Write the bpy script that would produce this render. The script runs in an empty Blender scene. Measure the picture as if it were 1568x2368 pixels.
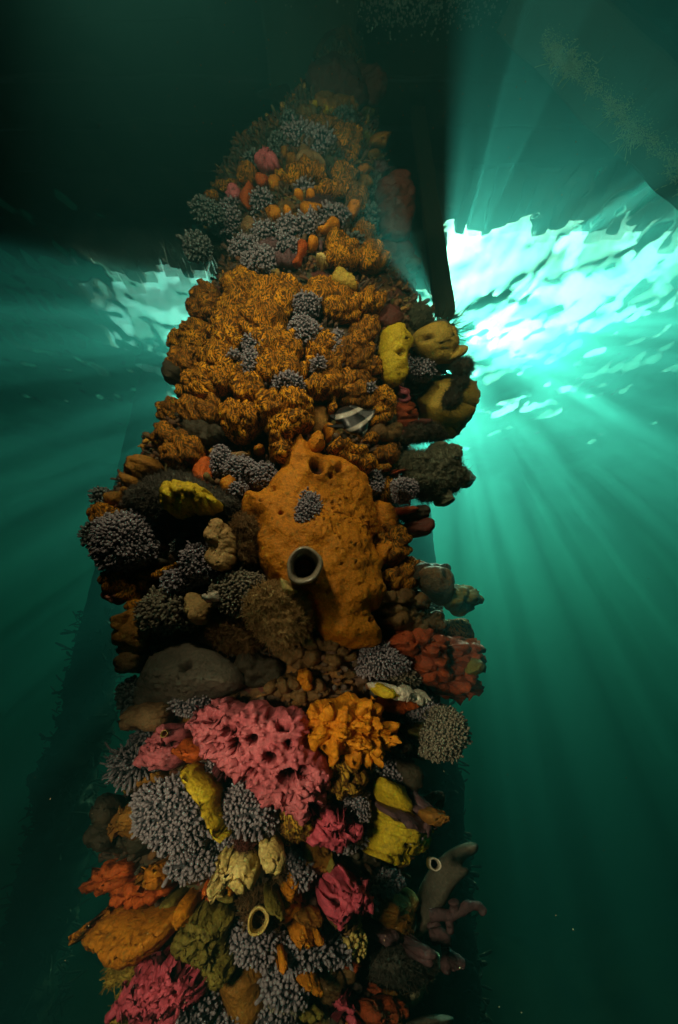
import bpy, bmesh, math, random
import numpy as np
from mathutils import Vector, Matrix, noise
from mathutils.bvhtree import BVHTree
S = bpy.context.scene
COL = S.collection
# ---------------------------------------------------------------- camera
PITCH = math.radians(22.0)
FOVY = math.radians(104.0)
cam_d = bpy.data.cameras.new('camera')
cam = bpy.data.objects.new('camera', cam_d); COL.objects.link(cam)
cam.location = (0, 0, 0)
cam.rotation_euler = (math.radians(90) + PITCH, 0, 0)
cam_d.sensor_fit = 'VERTICAL'; cam_d.angle = FOVY
cam_d.clip_start = 0.02; cam_d.clip_end = 500
S.camera = cam
TANH = math.tan(FOVY / 2)
def ray(X, Y):
    """direction of the sight line at photo position (X, Y), photo scaled to 1568 x 2367"""
    u = (X - 784) / 1183.5 * TANH; v = (1183.5 - Y) / 1183.5 * TANH
    cp, sp = math.cos(PITCH), math.sin(PITCH)
    return Vector((u, cp - v * sp, sp + v * cp))
SURF = 3.2                       # height of the water surface over the camera
# ---------------------------------------------------------------- light
sun_dir = ray(1022, 745).normalized()
sun_el = math.asin(sun_dir.z); sun_az = math.atan2(sun_dir.x, sun_dir.y)
W = bpy.data.worlds.new("World"); S.world = W; W.use_nodes = True
nt = W.node_tree; nt.nodes.clear()
sky = nt.nodes.new('ShaderNodeTexSky'); sky.sky_type = 'NISHITA'; sky.sun_disc = False
sky.sun_elevation = sun_el; sky.sun_rotation = sun_az; sky.dust_density = 2; sky.air_density = 1.0; sky.ozone_density = 0
bg = nt.nodes.new('ShaderNodeBackground'); bg.inputs[1].default_value = 0.05
wo = nt.nodes.new('ShaderNodeOutputWorld')
mu = nt.nodes.new('ShaderNodeMix'); mu.data_type = 'RGBA'; mu.blend_type = 'MULTIPLY'; mu.inputs['Factor'].default_value = 1
mu.inputs['B'].default_value = (1.5, 1.0, .85, 1)          # thin bright cloud, a little warmer than the clear sky
nt.links.new(sky.outputs[0], mu.inputs['A']); nt.links.new(mu.outputs['Result'], bg.inputs[0]); nt.links.new(bg.outputs[0], wo.inputs[0])
sl = bpy.data.lights.new('sun', 'SUN'); sl.energy = 5.0; sl.angle = math.radians(0.5); sl.color = (1, .97, .9)
sun = bpy.data.objects.new('sun', sl); COL.objects.link(sun)
sun.rotation_euler = sun_dir.to_track_quat('Z', 'Y').to_euler(); sun.location = sun_dir * 20
# two camera strobes that light the pylon, then one added fill lamp
def spot_lamp(loc, aim, power, size, spot, blend, col=(1, .72, .46)):
    l = bpy.data.lights.new('strobe_or_fill', 'SPOT'); l.energy = power; l.shadow_soft_size = size
    l.spot_size = math.radians(spot); l.spot_blend = blend; l.color = col
    l.cycles.use_multiple_importance_sampling = True
    l.volume_factor = 0.0
    o = bpy.data.objects.new('strobe_or_fill', l); COL.objects.link(o)
    o.location = loc; o.rotation_euler = (Vector(aim) - Vector(loc)).to_track_quat('-Z', 'Y').to_euler()
    return o
spot_lamp((-.42, .0, -.06), (.0, .88, -.52), 4.4, .08, 72, .5)
spot_lamp((-.34, .02, .92), (.02, .9, 1.08), 4.4, .08, 130, .30)
spot_lamp((.34, .02, .85), (.0, 1.0, 1.15), 2.4, .08, 118, .5)  # fill lamp added to brighten the right flank and crown
vs = S.view_settings; vs.view_transform = 'Standard'; vs.look = 'None'; vs.gamma = 1; vs.exposure = 2.78
S.view_settings.use_curve_mapping = False
cy = S.cycles
cy.use_denoising = True; cy.denoiser = 'OPENIMAGEDENOISE'; cy.denoising_input_passes = 'RGB_ALBEDO_NORMAL'
cy.max_bounces = 6; cy.diffuse_bounces = 2; cy.glossy_bounces = 3; cy.transmission_bounces = 4
cy.volume_bounces = 0; cy.transparent_max_bounces = 8
cy.sample_clamp_indirect = 4; cy.caustics_reflective = False; cy.caustics_refractive = True
# ---------------------------------------------------------------- helpers
def link(name, me, mat=None, parent=None, kind=None, label=None, cat=None, group=None):
    o = bpy.data.objects.new(name, me); COL.objects.link(o)
    if mat: me.materials.append(mat)
    if parent: o.parent = parent
    if kind: o['kind'] = kind
    if label: o['label'] = label
    if cat: o['category'] = cat
    if group: o['group'] = group
    return o
def mesh_from(name, verts, faces, smooth=True):
    me = bpy.data.meshes.new(name)
    V = np.asarray(verts, dtype=np.float32); F = np.asarray(faces, dtype=np.int32)
    k = F.shape[1]
    me.vertices.add(len(V)); me.vertices.foreach_set('co', V.ravel())
    me.loops.add(F.size); me.loops.foreach_set('vertex_index', F.ravel())
    me.polygons.add(len(F)); me.polygons.foreach_set('loop_start', np.arange(len(F), dtype=np.int32) * k)
    me.polygons.foreach_set('use_smooth', np.full(len(F), smooth))
    me.update(calc_edges=True); me.validate()
    return me
def mat_new(name):
    m = bpy.data.materials.new(name); m.use_nodes = True; t = m.node_tree
    b = t.nodes['Principled BSDF']
    return m, t, b
def N(t, kind, **kw):
    n = t.nodes.new(kind)
    for k, v in kw.items():
        if k.startswith('i_'): n.inputs[k[2:].replace('_', ' ')].default_value = v
        else: setattr(n, k, v)
    return n
# ---------------------------------------------------------------- water
hz, t, b = mat_new('sea_water'); t.nodes.remove(b)
pv = N(t, 'ShaderNodeVolumePrincipled')
pv.inputs['Color'].default_value = (0.12, 0.70, 0.72, 1)
pv.inputs['Density'].default_value = 0.30
pv.inputs['Anisotropy'].default_value = 0.80
pv.inputs['Absorption Color'].default_value = (0, 0.85, 0.22, 1)
t.links.new(pv.outputs[0], t.nodes['Material Output'].inputs['Volume'])
def box_mesh(name, x0, x1, y0, y1, z0, z1):
    v = [(x, y, z) for z in (z0, z1) for y in (y0, y1) for x in (x0, x1)]
    f = [(0, 2, 3, 1), (4, 5, 7, 6), (0, 1, 5, 4), (2, 6, 7, 3), (0, 4, 6, 2), (1, 3, 7, 5)]
    return mesh_from(name, v, f, False)
haze = link('haze', box_mesh('haze', -40, 40, -30, 45, -3.3, SURF + 1.6), hz, kind='stuff')
# unseen sea bed, raised and near-black to darken the lower water
sb, t, b = mat_new('dark_bed'); b.inputs['Base Color'].default_value = (.12, .11, .08, 1); b.inputs['Roughness'].default_value = 1; b.inputs['Specular IOR Level'].default_value = 0
nz = N(t, 'ShaderNodeTexNoise', i_Scale=.6, i_Detail=6); cr = N(t, 'ShaderNodeValToRGB')
cr.color_ramp.elements[0].color = (.006, .008, .005, 1); cr.color_ramp.elements[1].color = (.022, .022, .014, 1)
t.links.new(nz.outputs[0], cr.inputs[0]); t.links.new(cr.outputs[0], b.inputs['Base Color'])
g = np.linspace(-60, 60, 121); X, Y = np.meshgrid(g, g); Z = -2.6 + .12 * np.sin(X * .7 + Y * .2) * np.sin(Y * .5)
def grid_faces(nx, ny):
    i = np.arange((ny - 1) * nx).reshape(ny - 1, nx)[:, :-1].ravel()
    return np.stack([i, i + 1, i + nx + 1, i + nx], 1)
link('sea_bed', mesh_from('sea_bed', np.stack([X, Y, Z], -1).reshape(-1, 3), grid_faces(121, 121)), sb, kind='structure')
# rippled surface: fresnel window overhead, mirror beyond it
def ripple(X, Y):
    rng = np.random.RandomState(4); Z = np.zeros_like(X)
    for i in range(46):
        lam = 1.8 * (0.06 ** rng.rand()); k = 2 * math.pi / lam
        a = rng.rand() * 2 * math.pi; ph = rng.rand() * 6.28
        amp = lam * 0.0040
        w = k * (X * math.cos(a) + Y * math.sin(a)) + ph + .8 * np.sin(.9 * X + i) + .8 * np.sin(1.1 * Y + 2 * i)
        Z += amp * (np.sin(w) + .25 * np.cos(2 * w))
    return Z
ws, t, b = mat_new('water_surface'); t.nodes.remove(b)
out = t.nodes['Material Output']
fr = N(t, 'ShaderNodeLayerWeight'); fr.inputs['Blend'].default_value = .5   # facing = 1-|cos|
mr = N(t, 'ShaderNodeMapRange'); mr.interpolation_type = 'SMOOTHSTEP'
mr.inputs['From Min'].default_value = 1 - .665; mr.inputs['From Max'].default_value = 1 - .615   # cos(48.6)=.661
mr.inputs['To Min'].default_value = 0.03; mr.inputs['To Max'].default_value = 1
gl = N(t, 'ShaderNodeBsdfGlossy'); gl.inputs['Roughness'].default_value = .0; gl.inputs['Color'].default_value = (.95, 1, .98, 1)
tr = N(t, 'ShaderNodeBsdfTransparent'); tr.inputs['Color'].default_value = (.95, 1, .97, 1)
rf = N(t, 'ShaderNodeBsdfRefraction'); rf.inputs['IOR'].default_value = 1 / 1.33; rf.inputs['Roughness'].default_value = .035; rf.inputs['Color'].default_value = (.50, .40, .38, 1)
m1 = N(t, 'ShaderNodeMixShader'); m1.inputs[0].default_value = .38
m2 = N(t, 'ShaderNodeMixShader')
L = t.links.new
# noise tint stands in for sunlight focused by swell; offset keeps upper right dark
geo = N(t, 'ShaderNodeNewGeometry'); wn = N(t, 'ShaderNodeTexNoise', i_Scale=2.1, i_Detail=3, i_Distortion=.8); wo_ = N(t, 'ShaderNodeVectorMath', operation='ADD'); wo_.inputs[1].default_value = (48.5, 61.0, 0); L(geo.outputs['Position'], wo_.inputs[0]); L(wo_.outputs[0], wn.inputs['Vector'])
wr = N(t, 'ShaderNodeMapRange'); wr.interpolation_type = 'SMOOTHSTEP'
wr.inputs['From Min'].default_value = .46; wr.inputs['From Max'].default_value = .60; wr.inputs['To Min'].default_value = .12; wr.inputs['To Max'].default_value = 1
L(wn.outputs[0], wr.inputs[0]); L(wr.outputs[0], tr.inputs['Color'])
L(rf.outputs[0], m1.inputs[1]); L(tr.outputs[0], m1.inputs[2])
L(fr.outputs['Facing'], mr.inputs[0]); L(mr.outputs[0], m2.inputs[0])
L(m1.outputs[0], m2.inputs[1]); L(gl.outputs[0], m2.inputs[2]); L(m2.outputs[0], out.inputs['Surface'])
nx = 700
gx = np.linspace(-7, 7, nx); gy = np.linspace(-3, 9, 600)
X, Y = np.meshgrid(gx, gy); Z = SURF + ripple(X, Y)
edge = np.minimum(np.minimum(X + 7, 7 - X), np.minimum(Y + 3, 9 - Y)); 
Z = SURF + (Z - SURF) * np.clip(edge / .5, 0, 1)
# normals down (towards the swimmer) so refraction runs water -> air
F = grid_faces(nx, 600)[:, ::-1]
V = np.stack([X, Y, Z], -1).reshape(-1, 3)
rim = [(-7,-3),(7,-3),(7,9),(-7,9)]; far = [(-60,-60),(60,-60),(60,60),(-60,60)]
n0 = len(V); V = np.concatenate([V, [(a, b_, SURF) for a, b_ in rim + far]])
q = [(n0+i, n0+4+i, n0+4+(i+1) % 4, n0+(i+1) % 4) for i in range(4)]
F = np.concatenate([F, np.array(q)])
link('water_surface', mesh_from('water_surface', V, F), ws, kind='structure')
# ---------------------------------------------------------------- jetty overhead
wd, t, b = mat_new('dark_timber'); b.inputs['Roughness'].default_value = .85
nz = N(t, 'ShaderNodeTexNoise', i_Scale=5, i_Detail=8); cr = N(t, 'ShaderNodeValToRGB')
cr.color_ramp.elements[0].color = (.02, .022, .015, 1); cr.color_ramp.elements[1].color = (.09, .09, .06, 1)
t.links.new(nz.outputs[0], cr.inputs[0]); t.links.new(cr.outputs[0], b.inputs['Base Color'])
def beam_mesh(name, p0, p1, w, h, seed=0, rough=.004, n=60):
    """a weathered timber of width w and height h from p0 to p1"""
    p0, p1 = Vector(p0), Vector(p1); d = (p1 - p0).normalized()
    s = d.cross(Vector((0, 0, 1)));  s = Vector((1, 0, 0)) if s.length < .1 else s.normalized(); u = s.cross(d)
    prof = []
    for (a, b_) in ((-1, -1), (1, -1), (1, 1), (-1, 1)):
        c = Vector((a, b_))
        for e in (-.06, .06):
            prof.append((a * (w / 2) * (1 - (.06 if (e < 0) == (a * b_ > 0) else 0)), b_ * (h / 2) * (1 - (.06 if (e < 0) != (a * b_ > 0) else 0))))
    prof = sorted(prof, key=lambda p: math.atan2(p[1], p[0]))
    V, F = [], []; k = len(prof)
    for i in range(n + 1):
        c = p0 + (p1 - p0) * i / n
        for (a, b_) in prof:
            q = c + s * a + u * b_
            q += (s * noise.noise(q * 6 + Vector((seed, 0, 0))) + u * noise.noise(q * 6 + Vector((0, seed, 9)))) * rough * 2
            V.append(q)
    for i in range(n):
        for j in range(k):
            F.append((i * k + j, i * k + (j + 1) % k, (i + 1) * k + (j + 1) % k, (i + 1) * k + j))
    nb = len(V); V += [p0, p1]
    F = [f for f in F]
    for j in range(k):
        F.append((nb, (j + 1) % k, j, j)); F.append((nb + 1, n * k + j, n * k + (j + 1) % k, n * k + (j + 1) % k))
    me = bpy.data.meshes.new(name); me.from_pydata([tuple(v) for v in V], [], [tuple(dict.fromkeys(f)) for f in F]); me.update()
    return me
def root(name, loc, label, cat, group=None):
    o = bpy.data.objects.new(name, None); COL.objects.link(o); o.location = loc; o['label'] = label; o['category'] = cat
    if group: o['group'] = group
    o.empty_display_size = .1
    return o
DZ = SURF + .12
deck = root('jetty_deck', (0, 0, DZ), 'dark timber jetty deck overhead that shades the top of the water', 'jetty')
def kid(name, me, mat, parent):
    o = link(name, me, mat); o.parent = parent; o.matrix_parent_inverse = parent.matrix_world.inverted() if parent.matrix_world != Matrix() else Matrix.Translation(-parent.location)
    return o
rnd = random.Random(3)
y = -14.0; EDGE = 2.17
def plank(x0, x1, y, w):
    kid('deck_or_shade_plank', beam_mesh('deck_or_shade_plank', (x0, y + w / 2, DZ + .05 + rnd.uniform(-.01, .01)), (x1, y + w / 2, DZ + .05), w - rnd.choice([.004, .006, .012]), .06, rnd.random() * 50, .002, 16), wd, deck)
while y < 4.7:
    w = min(.235, EDGE - y) if y < EDGE - .02 else .235
    if y < EDGE - .02: plank(-9, 9, y, w)
    else:
        if y < 2.8: plank(-3.4 if y < 2.3 else -.7, .93 + rnd.uniform(-.02, .01), y, w)  # planks behind the pylon added, out of sight, to shade the near water
        plank(-9, -2.45 + rnd.uniform(-.05, .05), y, w)
    y += w
def ripple_edge(x0, x1, ye, amp):       # uneven boards added so the deck edge looks broken up by ripples
    x = x0
    while x < x1:
        w = rnd.uniform(.07, .19); y1 = ye + rnd.uniform(-amp, amp) + (.10 if rnd.random() < .15 else 0)
        kid('ripple_edge_board', beam_mesh('ripple_edge_board', (x + w / 2, ye - .45, DZ + .005), (x + w / 2 + rnd.uniform(-.01, .01), y1, DZ + rnd.uniform(-.004, .01)), w - .008, .03, rnd.random() * 50, .006, 14), wd, deck); x += w
ripple_edge(.96, 4.6, EDGE + .02, .07)
ripple_edge(-3.3, -.72, 2.58, .10)
PX, PY = -.1, 1.2               # axis of the overgrown pylon
kid('crosshead', beam_mesh('crosshead', (PX - .05, -3, SURF + .02), (PX - .05, 2.1, SURF + .02), .5, .19, 5, .01), wd, deck)
# hanging timber behind the pylon
hb = link('hanging_board', beam_mesh('hanging_board', (.485, 1.36, 1.53), (.485, 1.36, DZ), .088, .04, 11, .003), wd,
          label='long narrow timber board hanging down into the water right of the overgrown pylon', cat='board')
# overgrown diagonal brace at the right
def uvn(a, b_, s=1): return noise.noise(Vector((a, b_, s)))
bp0, bp1 = ray(1300, 52) * 1.72, ray(1975, 709) * 1.62
brace = link('diagonal_brace', beam_mesh('diagonal_brace', bp0 + (bp0 - bp1) * .12, bp1, (.27), .24, 21, .008), wd,
             label='dark diagonal timber brace with a fringe of green weed coloured as if sunlit, upper right', cat='brace')
# ---------------------------------------------------------------- numeric noise
def _h(i, j, k, s):
    n = (i * 374761393 + j * 668265263 + k * 2147483647 + s * 974634777) & 0xffffffff
    n = ((n ^ (n >> 13)) * 1274126177) & 0xffffffff
    return ((n ^ (n >> 16)) & 0xffffff) / float(0xffffff)
def vnoise(P, s=0):
    I = np.floor(P).astype(np.int64); f = P - I; f = f * f * (3 - 2 * f); r = 0
    for a in (0, 1):
        for b_ in (0, 1):
            for c in (0, 1):
                w = (f[:, 0] if a else 1 - f[:, 0]) * (f[:, 1] if b_ else 1 - f[:, 1]) * (f[:, 2] if c else 1 - f[:, 2])
                r = r + w * _h(I[:, 0] + a, I[:, 1] + b_, I[:, 2] + c, s)
    return r * 2 - 1
def fbm(P, s=0, o=3):
    return sum(vnoise(P * 2 ** i + 7.3 * i, s + i) * .5 ** i for i in range(o))
def worley(P, s=0, flat=False):
    I = np.floor(P).astype(np.int64); f1 = np.full(len(P), 9.); f2 = f1.copy()
    for a in (-1, 0, 1):
        for b_ in (-1, 0, 1):
            for c in ((0,) if flat else (-1, 0, 1)):
                i, j, k = I[:, 0] + a, I[:, 1] + b_, I[:, 2] + c
                d = np.sqrt((i + _h(i, j, k, s) - P[:, 0]) ** 2 + (j + _h(i, j, k, s + 1) - P[:, 1]) ** 2 + (0 if flat else (k + _h(i, j, k, s + 2) - P[:, 2]) ** 2))
                m = d < f1; f2 = np.where(m, f1, np.minimum(f2, d)); f1 = np.where(m, d, f1)
    return f1, f2
def vnormals(V, F):
    n = np.zeros_like(V); a, b_, c = V[F[:, 0]], V[F[:, 1]], V[F[:, 2]]
    fn = np.cross(b_ - a, c - a)
    for i in range(3): np.add.at(n, F[:, i], fn)
    return n / np.maximum(np.linalg.norm(n, axis=1), 1e-12)[:, None]
# ---------------------------------------------------------------- the pylon core
SIL = [(60,640,905),(170,668,892),(260,672,885),(300,650,900),(350,628,905),(390,580,905),(430,505,930),(470,465,950),(510,452,950),(560,438,948),(590,455,955),(615,492,960),(650,500,962),(700,458,958),(740,450,975),(780,405,1040),(830,392,1075),(870,405,1080),(920,398,1050),(960,388,1020),(1000,368,990),(1050,355,985),(1100,300,975),(1150,235,975),(1200,222,975),(1260,222,955),(1300,232,950),(1340,262,1000),(1380,270,1040),(1420,302,1070),(1470,308,1080),(1530,300,1085),(1570,305,1075),(1620,300,1055),(1680,305,1040),(1740,290,1000),(1790,280,965),(1850,280,960),(1900,235,960),(1960,230,960),(2020,235,965),(2080,248,960),(2140,290,965),(2200,292,975),(2280,295,960),(2367,290,930),(2500,280,930),(2800,260,950)]
rows = []
for (Y, a, b_) in SIL:
    a += 38; b_ -= 38
    r = ray((a + b_) / 2, Y); k = PY / r.y
    z = k * r.z; x = k * r.x
    tanh = (b_ - a) / 2 / 1183.5 * TANH / r.y
    rows.append((z, x, PY * math.sin(math.atan(tanh))))
rows.sort(); rows = np.array(rows)
rows = np.concatenate([[[-9, rows[0, 1], rows[0, 2] + .02], [rows[0, 0] - .4, rows[0, 1], rows[0, 2]]], rows, [[SURF + .3, PX, .2]]])
NZ, NA = 460, 150
zs = np.concatenate([np.linspace(-9, -1.3, 40)[:-1], np.linspace(-1.3, SURF + .25, NZ)]); NZ = len(zs)
an = np.linspace(0, 2 * math.pi, NA, endpoint=False)
cx = np.interp(zs, rows[:, 0], rows[:, 1]); rx = np.interp(zs, rows[:, 0], rows[:, 2])
ry = np.convolve(np.pad(rx, 30, 'edge'), np.ones(61) / 61, 'valid') * .5 + .14
P = np.stack([cx[:, None] + rx[:, None] * np.sin(an), PY - ry[:, None] * np.cos(an), np.repeat(zs[:, None], NA, 1)], -1)
nrm = np.stack([np.sin(an), -np.cos(an), 0 * an], -1)[None].repeat(NZ, 0)
Pf = P.reshape(-1, 3)
f1, f2 = worley(Pf * 9, 3)
disp = .022 * fbm(Pf * 6, 1, 4) + .016 * (1 - f1) ** 2 - .022
V = Pf + nrm.reshape(-1, 3) * disp[:, None]
F = []
i = np.arange((NZ - 1) * NA).reshape(NZ - 1, NA); j = np.roll(i, -1, 1)
F = np.stack([i.ravel(), j.ravel(), (j + NA).ravel(), (i + NA).ravel()], 1)
CORE_V, CORE_F = V, F
core_bvh = BVHTree.FromPolygons([tuple(v) for v in Pf], [tuple(map(int, f)) for f in F])
# ---------------------------------------------------------------- living colours
MATS = {}
def organ(key, col, var=.35, scale=25, rough=.68, bump=.6, bscale=160, alt=None, spec=.25, dark=None):
    if key in MATS: return MATS[key]
    m, t, b = mat_new(key); L = t.links.new
    tc = N(t, 'ShaderNodeTexCoord'); co = tc.outputs['Object']
    oi = N(t, 'ShaderNodeObjectInfo')
    off = N(t, 'ShaderNodeVectorMath', operation='SCALE'); off.inputs[0].default_value = (13, 7, 5); L(oi.outputs['Random'], off.inputs['Scale'])
    ad = N(t, 'ShaderNodeVectorMath', operation='ADD'); L(co, ad.inputs[0]); L(off.outputs[0], ad.inputs[1]); co = ad.outputs[0]
    n1 = N(t, 'ShaderNodeTexNoise', i_Scale=scale, i_Detail=5, i_Roughness=.6); L(co, n1.inputs['Vector'])
    r = N(t, 'ShaderNodeValToRGB'); e = r.color_ramp.elements
    c2 = alt or tuple(c * .55 for c in col)
    e[0].position = .5 - var * .5; e[1].position = .5 + var * .35
    e[0].color = (*c2, 1); e[1].color = (*col, 1)
    L(n1.outputs[0], r.inputs[0]); colr = r.outputs[0]
    if dark:     # scattered darker specks, the pores and the silt
        n2 = N(t, 'ShaderNodeTexNoise', i_Scale=90, i_Detail=3); L(co, n2.inputs['Vector'])
        mr = N(t, 'ShaderNodeMapRange'); mr.inputs['From Min'].default_value = .56; mr.inputs['From Max'].default_value = .74; mr.inputs['To Max'].default_value = .7; L(n2.outputs[0], mr.inputs[0])
        mx = N(t, 'ShaderNodeMix', data_type='RGBA'); L(mr.outputs[0], mx.inputs['Factor']); L(colr, mx.inputs['A']); mx.inputs['B'].default_value = (*dark, 1); colr = mx.outputs['Result']
    pa = N(t, 'ShaderNodeAttribute', attribute_name='pit'); mp = N(t, 'ShaderNodeMix', data_type='RGBA')  # hole interiors painted darker: inner tissue plus the shade of the hole
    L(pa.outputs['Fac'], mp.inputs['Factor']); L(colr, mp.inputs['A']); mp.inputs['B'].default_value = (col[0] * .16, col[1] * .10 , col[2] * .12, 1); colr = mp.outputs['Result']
    n4 = N(t, 'ShaderNodeTexNoise', i_Scale=230, i_Detail=3); L(co, n4.inputs['Vector']); m4 = N(t, 'ShaderNodeMapRange'); m4.inputs['From Min'].default_value = .3; m4.inputs['From Max'].default_value = .7; m4.inputs['To Min'].default_value = .62; m4.inputs['To Max'].default_value = 1.12; L(n4.outputs[0], m4.inputs[0])
    v4 = N(t, 'ShaderNodeVectorMath', operation='SCALE'); L(colr, v4.inputs[0]); L(m4.outputs[0], v4.inputs['Scale']); colr = v4.outputs[0]
    L(colr, b.inputs['Base Color']); b.inputs['Roughness'].default_value = rough; b.inputs['Specular IOR Level'].default_value = spec
    n3 = N(t, 'ShaderNodeTexNoise', i_Scale=bscale, i_Detail=4); L(co, n3.inputs['Vector'])
    bp = N(t, 'ShaderNodeBump'); bp.inputs['Strength'].default_value = bump; bp.inputs['Distance'].default_value = .006
    L(n3.outputs[0], bp.inputs['Height']); L(bp.outputs[0], b.inputs['Normal'])
    MATS[key] = m; return m
def lace_mat(key, col, gap=(.10, .04, .008), ws=118, vs=210, thr=.5):
    if key in MATS: return MATS[key]
    m, t, b = mat_new(key); L = t.links.new
    tc = N(t, 'ShaderNodeTexCoord'); co = tc.outputs['Object']
    nz = N(t, 'ShaderNodeTexNoise', i_Scale=14, i_Detail=2); L(co, nz.inputs['Vector'])
    sc = N(t, 'ShaderNodeVectorMath', operation='MULTIPLY_ADD'); L(nz.outputs['Color'], sc.inputs[0]); sc.inputs[1].default_value = (.09,) * 3; L(co, sc.inputs[2])
    wv = N(t, 'ShaderNodeTexWave', i_Scale=ws / 6.283 * 2.2, i_Distortion=7.0, i_Detail=2.0); wv.inputs['Detail Scale'].default_value = 2.2; L(sc.outputs[0], wv.inputs['Vector'])
    vo = N(t, 'ShaderNodeTexVoronoi', i_Scale=vs, feature='F1'); L(sc.outputs[0], vo.inputs['Vector'])
    a = N(t, 'ShaderNodeMath', operation='MULTIPLY_ADD'); L(wv.outputs['Fac'], a.inputs[0]); a.inputs[1].default_value = .62
    L(vo.outputs['Distance'], a.inputs[2])
    mr = N(t, 'ShaderNodeMapRange'); mr.inputs['From Min'].default_value = .80; mr.inputs['From Max'].default_value = .96; L(a.outputs[0], mr.inputs[0])
    vp_ = N(t, 'ShaderNodeTexVoronoi', i_Scale=52, feature='F1'); L(sc.outputs[0], vp_.inputs['Vector'])
    mp_ = N(t, 'ShaderNodeMapRange'); mp_.inputs['From Min'].default_value = .30; mp_.inputs['From Max'].default_value = .20; L(vp_.outputs['Distance'], mp_.inputs[0])
    mm = N(t, 'ShaderNodeMath', operation='MAXIMUM'); L(mr.outputs[0], mm.inputs[0]); L(mp_.outputs[0], mm.inputs[1]); mr = mm
    n2 = N(t, 'ShaderNodeTexNoise', i_Scale=18, i_Detail=3); L(co, n2.inputs['Vector'])
    r = N(t, 'ShaderNodeValToRGB'); e = r.color_ramp.elements; e[0].position = .35; e[1].position = .62
    e[0].color = (col[0] * .5, col[1] * .45, col[2] * .6, 1); e[1].color = (*col, 1); L(n2.outputs[0], r.inputs[0])
    mx = N(t, 'ShaderNodeMix', data_type='RGBA'); L(mr.outputs[0], mx.inputs['Factor']); L(r.outputs[0], mx.inputs['A']); mx.inputs['B'].default_value = (*gap, 1)
    L(mx.outputs['Result'], b.inputs['Base Color']); b.inputs['Roughness'].default_value = .8; b.inputs['Specular IOR Level'].default_value = .15
    iv = N(t, 'ShaderNodeMath', operation='SUBTRACT'); iv.inputs[0].default_value = 1; L(mr.outputs[0], iv.inputs[1])
    bp = N(t, 'ShaderNodeBump'); bp.inputs['Strength'].default_value = .8; bp.inputs['Distance'].default_value = .008
    L(iv.outputs[0], bp.inputs['Height']); L(bp.outputs[0], b.inputs['Normal'])
    MATS[key] = m; return m
def polyp_mat(key, base, tip, rough=.55):
    if key in MATS: return MATS[key]
    m, t, b = mat_new(key); L = t.links.new
    at = N(t, 'ShaderNodeAttribute', attribute_name='tip'); r = N(t, 'ShaderNodeValToRGB'); e = r.color_ramp.elements
    e[0].position = .25; e[1].position = .95; e[0].color = (*base, 1); e[1].color = (*tip, 1)
    L(at.outputs['Fac'], r.inputs[0])
    L(r.outputs[0], b.inputs['Base Color']); b.inputs['Roughness'].default_value = rough; b.inputs['Specular IOR Level'].default_value = .35
    MATS[key] = m; return m
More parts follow.
